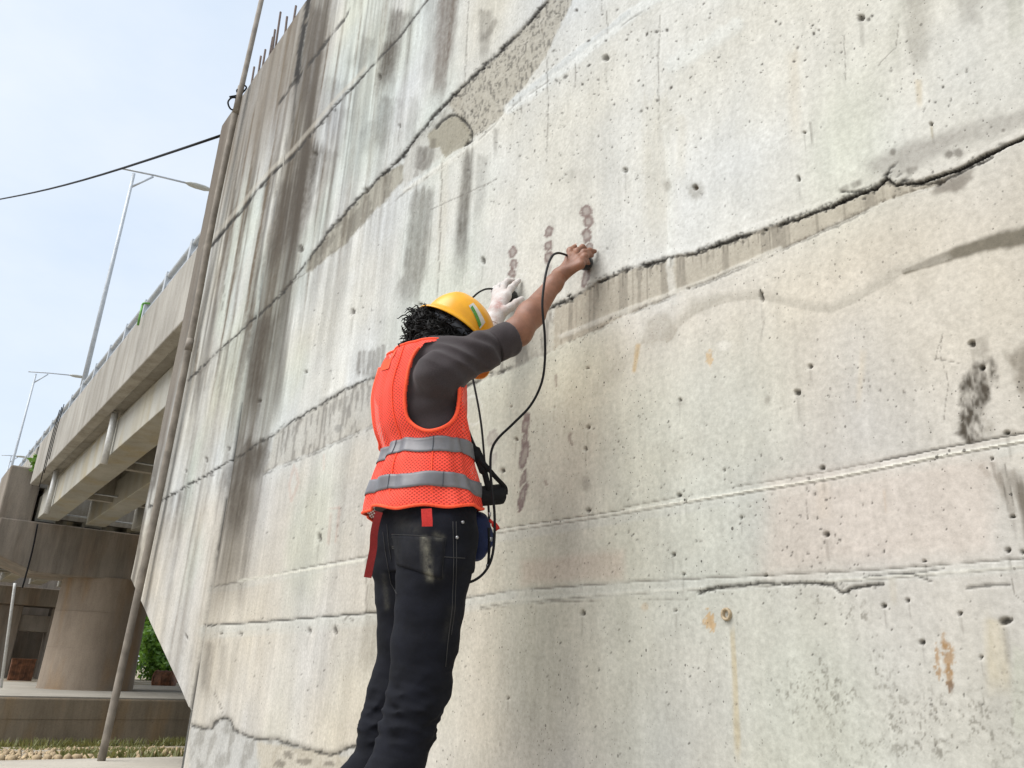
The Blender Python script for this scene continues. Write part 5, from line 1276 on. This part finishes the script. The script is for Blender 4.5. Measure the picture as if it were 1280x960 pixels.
    for u_, v_ in ((578, 653), (571, 672)):
        h = drape(u_, v_, .001)
        if h is not None: v2, f2 = tube_geo([h, h+np.array([.003, -.0015, 0])], .0042, 10); mesh('rivet', v2, f2, M['metal'], o)
    for an, s_ in ((anR, 1), (anL, -1)):
        G = Field(an+[-.09, -.14, -.10], an+[.09, .24, .06], .005)
        G.cone(an+[0, -.03, -.035], an+[-.01, .10, -.045], .048, .042, .03); G.cone(an+[-.01, .10, -.045], an+[-.01, .165, -.052], .042, .034, .02)
        G.D[:, :, :max(0, int((.05-G.lo[2])/.005))] = .01
        sh = G.obj('shoe', M['black'], worker)
        b = MB(); b.box(an+[-.045, -.075, -.096], an+[.045, .20, -.075]); b.build('sole', M['sole'], sh, bevel=.008)
    return tree
trouser_tree = build_trousers()

# shirt ----------------------------------------------------------------
def build_shirt():
    F = Field((-2.17, .84, .98), (-1.54, 1.36, 1.60), .0036)
    sl, (x, y, z) = F.box(F.lo, F.lo+F.h*(F.n-1))
    zq = z.ravel(); a = smoothi(zq, TA)-.013; b = smoothi(zq, TB)-.013; c = smoothi(zq, TC)
    a, b, c = (q[None, None, :] for q in (np.maximum(a, .02), np.maximum(b, .02), c))
    k0 = np.sqrt(((x-XC)/a)**2+((y-c)/b)**2)+1e-6; d = (k0-1)*np.minimum(a, b)
    # armpit creases
    d = d+.0032*np.sin(70*(z-.8*y)+20*x)*np.exp(-(((z-1.20)/.10)**2+((x+1.66)/.10)**2))
    d = np.maximum(np.maximum(d, z-1.46), 1.0-z); F.D[sl] = d.astype(np.float32)
    def sl_w(x, y, z, t):
        w = 34*t
        g = .0046*(1-1.6*np.abs(np.sin(38*(y*.9+.45*z)+34*(z-y*.3)+1.4*np.sin(33*z+20*x)+9*x)))*sst(0, .3, t)*.8+.0030*np.sin(70*(y+.25*z)+90*(z-y*.3)*.6+2*np.sin(40*z)+1.2*np.sin(50*x))*(.5+.8*np.exp(-((t-.85)/.25)**2)) + .0028*np.sin(120*(z*.8-y*.6)+30*x)*np.exp(-((t-.1)/.35)**2)
        return -g
    m1 = shR*.5+elR*.5; m2 = shR*.20+elR*.80
    F.chain([shR+[-.06, .02, -.01], shR, m1, m2], [.050, .0530, .0495, .0455], .03, disp=sl_w)
    # left sleeve
    F.chain([shL+[.05, 0, 0], shL, shL*.5+elL*.5, elL, elL*.35+wrL*.65], [.064, .060, .052, .046, .040], .035, disp=sl_w)
    # shoulder slope up to the neck, collar roll
    F.cone((-1.70, 1.045, 1.405), neck0+[.03, -.005, .035], .045, .040, .04); F.cone((-1.95, 1.045, 1.405), neck0+[-.03, -.005, .035], .045, .040, .04)
    o = F.obj('shirt', M['shirt'], worker, 1)
    # collar
    nd = (neck1-neck0)/np.linalg.norm(neck1-neck0); e1 = np.cross(nd, [0, 1, 0]); e1 /= np.linalg.norm(e1); e2 = np.cross(e1, nd)
    c0 = neck0+nd*.052
    n, v = 40, []
    for r, h in ((.062, -.012), (.069, .006), (.0715, .022), (.069, .027), (.063, .024), (.058, .0)):
        for k in range(n):
            w = 2*math.pi*k/n; v.append(c0+nd*(h+.006*math.sin(w*3))+(e1*math.cos(w)+e2*math.sin(w))*(r+.002*math.sin(5*w)))
    f = [(i*n+k, i*n+(k+1) % n, (i+1)*n+(k+1) % n, (i+1)*n+k) for i in range(5) for k in range(n)]
    mesh('collar', v, f, M['shirt'], o)
    # rolled cuff at the elbow: three lapped turns
    ax = elR-m1; ax /= np.linalg.norm(ax)
    G = Field(elR-.11, elR+.11, .003)
    cc = P(628, 427.5, X=-1.622)
    for s0, s1, r0, r1 in ((-.030, -.004, .0475, .0480), (-.010, .017, .0492, .0486), (.010, .030, .0480, .0460)):
        G.cone(cc+ax*s0, cc+ax*s1, r0, r1, .002, disp=lambda x, y, z, t: .0013*np.sin(90*x+70*z)+.001*np.sin(160*y))
    sl, (x, y, z) = G.box(G.lo, G.lo+G.h*(G.n-1))
    s = (x-cc[0])*ax[0]+(y-cc[1])*ax[1]+(z-cc[2])*ax[2]
    G.D[sl] = np.maximum(np.maximum(G.D[sl], s-.034+.0025*np.sin(60*x+40*z)), -.036-s).astype(np.float32)
    G.obj('rolled_cuff', M['shirt'], o, 2)
build_shirt()

# vest -----------------------------------------------------------------
HOLE = np.array([(530, 428), (525, 435), (516.5, 448), (511, 467), (507.5, 495), (508.5, 515), (512, 525), (519, 532.5), (530, 538.5), (541, 539), (553, 535), (562, 529), (568.5, 519), (571.5, 505), (572.5, 488), (572, 470), (576, 450), (572, 436), (555, 424)], float)
HZ0 = smoothi  # noqa
ZT = P(512, 435.5, X=-1.80)[2]
def zhem(th): return .985+.030*sst(.1, 1., np.sin(th))+.006*np.sin(3*th+1.0)+.004*np.sin(7*th)
def in_poly(q, poly):
    ins = np.zeros(len(q), bool); n = len(poly)
    for k in range(n):
        a, b = poly[k], poly[(k+1) % n]; c = (a[1] > q[:, 1]) != (b[1] > q[:, 1])
        ins ^= c & (q[:, 0] < (b[0]-a[0])*(q[:, 1]-a[1])/(b[1]-a[1]+1e-12)+a[0])
    return ins
def build_vest():
    nth, nzv = 300, 190
    TH = np.linspace(-math.pi, math.pi, nth, endpoint=False); S_ = np.linspace(0, 1, nzv)
    th, s = np.meshgrid(TH, S_, indexing='ij'); z0 = zhem(th); z = z0+(ZT-z0)*s
    flare = .006*sst(.12, 0, s)
    p = vest_pt(th, z, 0); p[..., 0] += flare*np.cos(th); p[..., 1] += flare*np.sin(th)
    q = px(p.reshape(-1, 3)).reshape(nth, nzv, 2)
    # facing test against the camera, on the worker's right side
    nr = np.stack([np.cos(th)/smoothi(z, TA), np.sin(th)/smoothi(z, TB), 0*th], -1)
    face = ((CPOS-p)*nr).sum(-1) > 0
    hole = in_poly(q.reshape(-1, 2), HOLE).reshape(nth, nzv) & face & (np.cos(th) > -.3)
    mir = hole[(nth-np.arange(nth)+nth//2*2) % nth]          # placeholder index, replaced below
    idx = np.argmin(np.abs(np.angle(np.exp(1j*(TH[None, :]-(math.pi-TH[:, None]))))), 1); mir = hole[idx]
    # open front: narrow gap where the zip would be
    dead = hole | mir
    ii, jj = np.meshgrid(np.arange(nth), np.arange(nzv-1), indexing='ij'); i2 = (ii+1) % nth
    F = np.stack([ii*nzv+jj, i2*nzv+jj, i2*nzv+jj+1, ii*nzv+jj+1], -1).reshape(-1, 4)
    keep = ~dead.reshape(-1)[F].all(1); F = F[keep]
    V = p.reshape(-1, 3)
    used = np.unique(F); rem = np.zeros(len(V), np.int64); rem[used] = np.arange(len(used))
    o = mesh('vest', V[used], rem[F], M['net'], worker)
    # net coordinates: about 7 mm mesh
    ucoord = np.zeros((nth, nzv)); seg = np.linalg.norm(np.roll(p, -1, 0)-p, axis=-1).mean(1); ucoord[:] = np.r_[0, np.cumsum(seg)[:-1]][:, None]
    uv = np.stack([ucoord/.0108, z/.0092], -1).reshape(-1, 2)[used]
    li = np.zeros(len(o.data.loops), np.int32); o.data.loops.foreach_get('vertex_index', li)
    uvl = o.data.uv_layers.new(name='net'); w = uv[li].copy()
    # the seam column wraps round
    w4 = w.reshape(-1, 4, 2); rng = w4[:, :, 0].max(1)-w4[:, :, 0].min(1); per = seg.sum()/.0108
    for k in range(4): w4[:, k, 0] += np.where((rng > per/2) & (w4[:, k, 0] < per/2), per, 0)
    uvl.data.foreach_set('uv', w4.reshape(-1).astype(np.float32))
    # bindings: along the arm openings, hem and neck
    fp, fq = p[face & (np.cos(th) > -.3)], q[face & (np.cos(th) > -.3)]
    tang = []
    hp = np.vstack([HOLE[1:16], ]); path = spline(hp, 6); P3 = []
    fth, fz = th[face & (np.cos(th) > -.3)], z[face & (np.cos(th) > -.3)]
    TT = []
    for a in path:
        d2 = ((fq-a)**2).sum(1); k = np.argsort(d2)[:4]; w_ = 1/(d2[k]+.05); w_ /= w_.sum(); TT.append(((fth[k]*w_).sum(), (fz[k]*w_).sum()))
    TT = np.array(TT)
    for sgn in (1, -1):
        t_ = TT[:, 0] if sgn > 0 else math.pi-TT[:, 0]
        pts = np.array([vest_pt(np.array(a), np.array(b), .0060) for a, b in zip(t_, TT[:, 1])])
        for _ in range(2): pts[1:-1] = pts[1:-1]*.5+(pts[:-2]+pts[2:])*.25
        v, f = tube_geo(pts, .0047, 8); mesh('piping', v, f, M['piping'], o)
    tt = np.linspace(-math.pi, math.pi, 160)
    zz = zhem(tt); pp = vest_pt(tt, zz, .0062); v, f = tube_geo(pp, .0042, 8, cap=False); mesh('piping', v, f, M['piping'], o)
    pp = vest_pt(tt, np.full_like(tt, ZT), 0); v, f = tube_geo(pp, .0036, 8, cap=False); mesh('piping', v, f, M['piping'], o)
    # reflective stripes, bowed with the cloth
    for zc, hh, ph in ((P(530, 556.5, X=-1.72)[2], .0195, 0), (P(525, 601.5, X=-1.72)[2], .0190, 1)):
        tt = np.linspace(-math.pi, math.pi, 260); ss = np.linspace(-1, 1, 7)
        a, b = np.meshgrid(tt, ss, indexing='ij')
        wav = (.0026*np.sin(a*4+ph*2+.6)+.0016*np.sin(a*9+ph))
        zz = zc+wav+b*hh
        pv = vest_pt(a, zz, .0024)
        n = len(ss); iI, jJ = np.meshgrid(np.arange(len(tt)-1), np.arange(n-1), indexing='ij'); k = (iI*n+jJ).ravel()
        st = mesh('reflective_stripe', pv.reshape(-1, 3), np.stack([k, k+n, k+n+1, k+1], 1), M['stripe'], o)
        m_ = st.modifiers.new('solid', 'SOLIDIFY'); m_.thickness = .0009; m_.offset = 1
        sd_ = px(pv[:, 3])
        for uu in ((541, 492) if ph == 0 else (486, 553)):
            fc = np.where(np.cos(tt) > -.2)[0]; k = fc[np.argmin(np.abs(sd_[fc, 0]-uu))]
            v, f = strap_geo(pv[k]+np.array([.002, -.001, 0]), .002, [0, 1, 0], .0007); mesh('stripe_seam', v, f, M['band'], st)
    # vertical seam and crease down the back
    for th0, dz in ((-1.32, 0), (-.55, 0)):
        zz = np.linspace(1.0, ZT-.005 if th0 < -1 else 1.15, 50); pp = vest_pt(np.full_like(zz, th0)+.05*np.sin(zz*9), zz, .0012); v, f = tube_geo(pp, .0016, 6); mesh('back_seam', v, f, M['piping'], o)
    # pale neck label fold at the back
    for (u, v_, w, h) in ((492.5, 443, .010, .012), (484.5, 455, .012, .016)):
        k = np.argmin(((fq-[u, v_])**2).sum(1)); a0, b0 = fth[k], fz[k]; a, b = np.meshgrid(a0+np.linspace(-1, 1, 5)*w/.10, b0+np.linspace(-1, 1, 5)*h, indexing='ij')
        pv = vest_pt(a, b, .0025); iI, jJ = np.meshgrid(np.arange(4), np.arange(4), indexing='ij'); k = (iI*5+jJ).ravel()
        mesh('fold_patch', pv.reshape(-1, 3), np.stack([k, k+5, k+6, k+1], 1), M['piping'], o)
    # hanging tapes
    def tape(pts, X, w, mat, side=(.5, .86, .1)):
        q_ = spline([P(a, b, X=x) for (a, b), x in zip(pts, X)], 6); v, f = strap_geo(q_, w, side, .0012); return mesh('tie_tape', v, f, mat, o, False)
    t1 = tape([(474, 640), (470.5, 652), (467.5, 668), (466.5, 686), (463, 704), (459.5, 722)], [-1.77]*6, .0185, M['tape_dark']); t1['label'] = 'long dark red tape hanging from the back of the vest hem'
    t2 = tape([(533, 636), (533.5, 645), (534, 652), (534, 658)], [-1.655, -1.652, -1.650, -1.650], .0255, M['tape_red']); t2['label'] = 'short red tab under the vest hem'
    return o
vest = build_vest()

# hair, helmet ----------------------------------------------------------
def build_head():
    ax = [HR, HF, HU]
    F = Field(head_c-.20, head_c+.20, .004)
    lump = lambda x, y, z: .009*np.sin(75*x+20*z)*np.sin(68*y+9)*np.sin(80*z+5*y)+.003*np.sin(150*x)*np.sin(140*z+60*y)
    F.ell(head_c-HF*.026-HU*.004, ax, (.079, .080, .088), .02, lump)
    F.ell(head_c-HF*.062-HU*.048, ax, (.058, .052, .055), .03, lump)
    F.ell(P(528, 405, X=-1.80), ax, (.040, .036, .034), .03, lump)
    F.ell(P(536, 418, X=-1.775), ax, (.040, .040, .026), .03, lump)
    F.ell(head_c-HF*.012-HU*.03+HR*.062, ax, (.020, .040, .052), .02, lump)
    sl, (x, y, z) = F.box(F.lo, F.lo+F.h*(F.n-1))
    fwd = (x-head_c[0])*HF[0]+(y-head_c[1])*HF[1]+(z-head_c[2])*HF[2]
    F.D[sl] = np.maximum(F.D[sl], fwd-.050).astype(np.float32)
    hair = F.obj('hair', M['hair'], worker, 0)
    me = hair.data; co = np.zeros(len(me.vertices)*3, np.float32); me.vertices.foreach_get('co', co); co = co.reshape(-1, 3)
    nm = np.zeros(len(co)*3, np.float32); me.vertices.foreach_get('normal', nm); nm = nm.reshape(-1, 3)
    rg = np.random.default_rng(4)
    w = (co-head_c) @ HF; h = (co-head_c) @ HU; ok = np.where((w < .02) & (h < .03))[0]
    b = MB()
    for k in rg.choice(ok, 1150):
        p, n_ = co[k].astype(float), nm[k].astype(float); d = -HU*.55-HF*.1+rg.normal(size=3)*.75; d = d-n_*(d @ n_)*.85+n_*.12; d /= np.linalg.norm(d)
        a = np.cross(d, rg.normal(size=3)); a /= np.linalg.norm(a); c = np.cross(d, a); L = .018+.026*rg.random(); R0 = .0035+.005*rg.random(); ph = rg.random()*6.28; tw = rg.uniform(3, 7)
        pts = [p-n_*.004+d*L*t+(a*(math.cos(ph+tw*t)-math.cos(ph))+c*(math.sin(ph+tw*t)-math.sin(ph)))*R0 for t in np.linspace(0, 1, 7)]
        b.tube(pts, [.0022, .0021, .0020, .0019, .0017, .0013, .0007], 5)
    cu = b.build('curls', M['hair'], hair, True); cu['kind'] = 'stuff'
    # ---- helmet: shell of revolution with an oval plan, brim and peak
    A, B, H = .119, .099, .106
    nphi = 96; PH = np.linspace(0, 2*math.pi, nphi, endpoint=False)      # phi=0 forward
    def dome(phi, t, off=0.):       # t: 0 rim .. 1 apex
        e = t*math.pi/2; r = np.cos(e)**.78; hgt = np.sin(e)**.92*(H+off)
        rid = .0035*np.exp(-(np.sin(phi)*r*B/.016)**2)*sst(.15, .45, t)
        return HC+HF*((A+off)*r*np.cos(phi))[..., None]+HR*((B+off)*r*np.sin(phi))[..., None]+HU*(hgt+rid)[..., None]
    rows = []
    ts = np.linspace(.985, 0, 26)
    for t in ts: rows.append(dome(PH, np.full(nphi, t)))
    def brim(r_add, dz):
        c = np.cos(PH); ext = (.010+.036*np.clip(c, 0, 1)**2.2+.012*np.clip(-c, 0, 1)**2)*r_add
        return HC+HF*((A+ext)*np.cos(PH))[:, None]+HR*((B+ext)*np.sin(PH))[:, None]+HU*(dz-.020*np.clip(c, 0, 1)**2*r_add-.014*np.clip(-c, 0, 1)**2*r_add)[:, None]
    rows += [brim(.35, -.002), brim(.75, -.006), brim(1.0, -.009), brim(1.02, -.013), brim(.95, -.014)]
    nout = len(rows)
    V = np.vstack(rows+[dome(np.array([0.]), np.array([1.]))]); n = nphi
    ii, jj = np.meshgrid(np.arange(nout-1), np.arange(n), indexing='ij'); j2 = (jj+1) % n
    F4 = np.stack([ii*n+jj, (ii+1)*n+jj, (ii+1)*n+j2, ii*n+j2], -1).reshape(-1, 4).tolist()
    F4 += [(nout*n, k, (k+1) % n) for k in range(n)]
    hel = mesh('helmet', V, F4, M['helmet'], worker)
    rows = [brim(.95, -.0145), brim(.4, -.009), dome(PH, np.zeros(n), -.004)]
    for t in np.linspace(.05, .98, 16): rows.append(dome(PH, np.full(n, t), -.004))
    V = np.vstack(rows); m_ = len(rows); ii, jj = np.meshgrid(np.arange(m_-1), np.arange(n), indexing='ij'); j2 = (jj+1) % n
    F4 = np.stack([ii*n+jj, (ii+1)*n+jj, (ii+1)*n+j2, ii*n+j2], -1).reshape(-1, 4)
    mesh('inner_shell', V, F4, M['helmet_in'], hel)
    # suspension: head band ring and nape strap
    def ring(z0, z1, k, a0=0, a1=2*math.pi, off=.0, name='head_band', mat='band'):
        aa = np.linspace(a0, a1, 90); v = []
        for h_ in (z0, z1):
            for o_ in (0, .003):
                for a in aa: v.append(HC+HF*(A*k+o_+off)*math.cos(a)+HR*(B*k+o_+off)*math.sin(a)+HU*h_)
        m = len(aa); f = []
        for i in range(m-1):
            for p_, q_ in ((0, 1), (1, 3), (3, 2), (2, 0)): f.append((p_*m+i, q_*m+i, q_*m+i+1, p_*m+i+1))
        return mesh(name, v, f, M[mat], hel)
    ring(-.026, .008, .80)
    ring(-.040, -.012, .95, 1.25, 4.6, name='nape_strap')
    # sticker: white with a green field, on the right flank
    best = [None, 1e9, None]
    ph_, t_ = np.meshgrid(np.linspace(-math.pi, math.pi, 180), np.linspace(.05, .95, 60), indexing='ij'); pt_ = dome(ph_.ravel(), t_.ravel()); qq = px(pt_)
    vis = ((CPOS-pt_)*(pt_-(HC+HU*.03))).sum(1) > 0
    def find(u, v):
        d2 = ((qq-[u, v])**2).sum(1)+np.where(vis, 0, 1e6); k = np.argmin(d2); return ph_.ravel()[k], t_.ravel()[k]
    def patch(c4, off, mat, name):
        a = np.array([find(*c) for c in c4]); V = []; m = 7
        ang = np.unwrap(a[:, 0]); 
        for i in range(m):
            for j in range(m):
                s, t = i/(m-1), j/(m-1); g = (1-s)*(1-t)*np.array([ang[0], a[0, 1]])+s*(1-t)*np.array([ang[1], a[1, 1]])+s*t*np.array([ang[2], a[2, 1]])+(1-s)*t*np.array([ang[3], a[3, 1]])
                V.append(dome(np.array([g[0]]), np.array([g[1]]), off)[0])
        return mesh(name, V, [(i*m+j, (i+1)*m+j, (i+1)*m+j+1, i*m+j+1) for i in range(m-1) for j in range(m-1)], M[mat], hel)
    st = patch([(586.2, 382.5), (591.5, 378.5), (606.0, 403.0), (598.0, 412.0)], .0009, 'label_white', 'sticker')
    try: patch([(587.6, 385.0), (590.2, 382.5), (601.5, 406.0), (597.6, 410.0)], .0016, 'label_green', 'sticker_print').parent = st
    except Exception: pass
    # chin strap along the cheek
    pts = spline([HC+HR*.100-HF*.03-HU*.006, head_c+HR*.086+HF*.0-HU*.03, head_c+HR*.068+HF*.045-HU*.085, head_c+HF*.075-HU*.128], 6)
    v, f = strap_geo(pts, .014, HF, .001); mesh('chin_strap', v, f, M['band'], hel)
build_head()

# ------------------------------------------------------------------ the instrument: probes, cables, bag
def probe(face_px, back_px, cable_out, label, r=.0235):
    a = P(*face_px, Y=1.493); b = P(*back_px[:2], Y=back_px[2]); d = b-a; d /= np.linalg.norm(d)
    o = empty('probe', a); tag(o, label, 'probe', 'ultrasonic probes held on the wall')
    def lathe(name, prof, mat):
        v, f = tube_geo([a+d*s for s, _ in prof], [q for _, q in prof], 20); return mesh(name, v, f, mat, o)
    lathe('casing', [(0, r*.86), (.003, r), (.030, r), (.034, r*.93), (.040, r*.9), (.048, r*.55), (.050, .2*r)], M['probe'])
    lathe('face_ring', [(-.001, r*.8), (.0015, r*1.04), (.006, r*1.04), (.0075, r*.9)], M['metal'])
    q = np.array(cable_out); e = a+d*.030
    v, f = tube_geo([e, e*.45+q*.55, q], [.0070, .0058, .0036], 10); mesh('cable_boot', v, f, M['black'], o)
    return o
cR = P(711.5, 320.5, Y=1.425); cL = P(624, 362.5, Y=1.440)
probe((732.5, 329), (727.5, 326.5, 1.445), cR, 'black probe pressed on the wall under the bare right hand')
probe((639.5, 371), (635.0, 368.5, 1.445), cL, 'black probe pressed on the wall under the white glove')
def cable(pts, r, label, n=7):
    v, f = tube_geo(spline(pts, n), r, 8); o = mesh('probe_cable', v, f, M['cable']); tag(o, label, 'cable', 'cables from the probes to the bag'); return o
cable([cR]+[P(a, b, X=x) for a, b, x in ((705, 317.8, -1.63), (697, 316.3, -1.61), (690, 320.5, -1.585), (684, 335, -1.565), (679.5, 360, -1.552), (678, 385, -1.55), (681, 420, -1.56), (681, 452, -1.575), (676.5, 480, -1.59), (663, 507, -1.61), (641, 530, -1.63), (622.5, 548, -1.645),
      (614.5, 563, -1.655), (613, 585, -1.655), (615, 612, -1.655), (618, 640, -1.655), (618, 672, -1.66), (615, 696, -1.665), (608, 712, -1.67), (597, 723, -1.68), (583, 728.5, -1.70), (566, 727, -1.74))], .0036, 'long black cable looping from the bare hand down to the bag')
cable([cL]+[P(a, b, X=x) for a, b, x in ((617, 361.2, -2.085), (608, 361.3, -2.07), (600, 364.5, -2.06), (592, 371, -2.05), (580, 385, -2.03), (585, 440, -2.0), (600, 520, -1.93), (606, 580, -1.86), (611, 640, -1.80), (612, 680, -1.75), (610, 706, -1.70))], .0034, 'short black cable passing behind the yellow helmet from the gloved hand')
cable([P(a, b, X=x) for a, b, x in ((611, 660, -1.69), (611.5, 680, -1.685), (610.5, 705, -1.68))], .0036, 'short doubled cable hanging below the blue bag', 5)

bag = empty('instrument_bag', P(605, 672, X=-1.75)); tag(bag, 'navy blue instrument bag with black padded roll worn in front of the waist', 'bag')
F = Field(P(600, 675, X=-1.76)-.14, P(600, 675, X=-1.76)+.14, .004)
pc = [P(596, 655, X=-1.76), P(599, 672, X=-1.76), P(597, 690, X=-1.765)]
dsp = lambda x, y, z, t: .003*np.sin(60*x+50*z)+.002*np.sin(130*y+40*z)
F.cone(pc[0], pc[1], .030, .031, .02, disp=dsp); F.cone(pc[1], pc[2], .031, .020, .02, disp=dsp)
F.cone(pc[0]+[-.09, .0, 0], pc[1]+[-.09, 0, 0], .032, .034, .04, disp=dsp); F.cone(pc[1]+[-.09, 0, 0], pc[2]+[-.08, 0, 0], .034, .022, .03, disp=dsp)
for k_ in range(3): F.cone(pc[k_], pc[k_]+[-.09, 0, 0], (.030, .031, .020)[k_], (.032, .034, .022)[k_], .02)
F.obj('pouch', M['blue'], bag, 1)
a, b_ = P(590, 621.5, X=-1.72), P(627, 617.5, X=-1.70)
v, f = tube_geo([a, a*.9+b_*.1, a*.1+b_*.9, b_*1.0, b_+(b_-a)*.06, b_+(b_-a)*.10], [.024, .0265, .0275, .0265, .020, .008], 20)
mesh('padded_roll', v, f, M['strap'], bag)
def st(pts, w, side=(.5, .86, 0.)):
    q_ = spline([P(*t[:2], X=t[2]) for t in pts], 6); v, f = strap_geo(q_, w, side, .0015); return mesh('shoulder_strap', v, f, M['strap'], bag)
st([(578, 512, -1.735), (585, 540, -1.70), (594, 562, -1.685), (601, 578, -1.68), (606, 592, -1.68), (611, 612, -1.685)], [.008]*6+[.012]*6+[.026]*6+[.026]*6+[.016]*6+[.010])
st([(599, 572, -1.675), (608, 583, -1.67), (620, 597, -1.67), (631, 609, -1.68), (632, 618, -1.69)], .012)
st([(578, 440, -1.92), (560, 430, -1.93), (538, 428, -1.93), (520, 430, -1.86), (508, 431.5, -1.80), (499, 434, -1.80)], .022, (0, .2, 1.))
tg = [P(612, 650, X=-1.70), P(617, 655, X=-1.70), P(622.5, 662, X=-1.70)]
v, f = strap_geo(spline(tg, 4), [.008]*4+[.015]*4+[.012], (.4, -.2, .8), .0015); mesh('red_tag', v, f, M['tape_red'], bag)
for u_, v_ in ((613.5, 674), (609.5, 708), (612, 643)):
    c = P(u_, v_, X=-1.675); v, f = tube_geo([c-[0, 0, .005], c+[0, 0, .005]], .0042, 8); mesh('clip', v, f, M['metal'], bag)
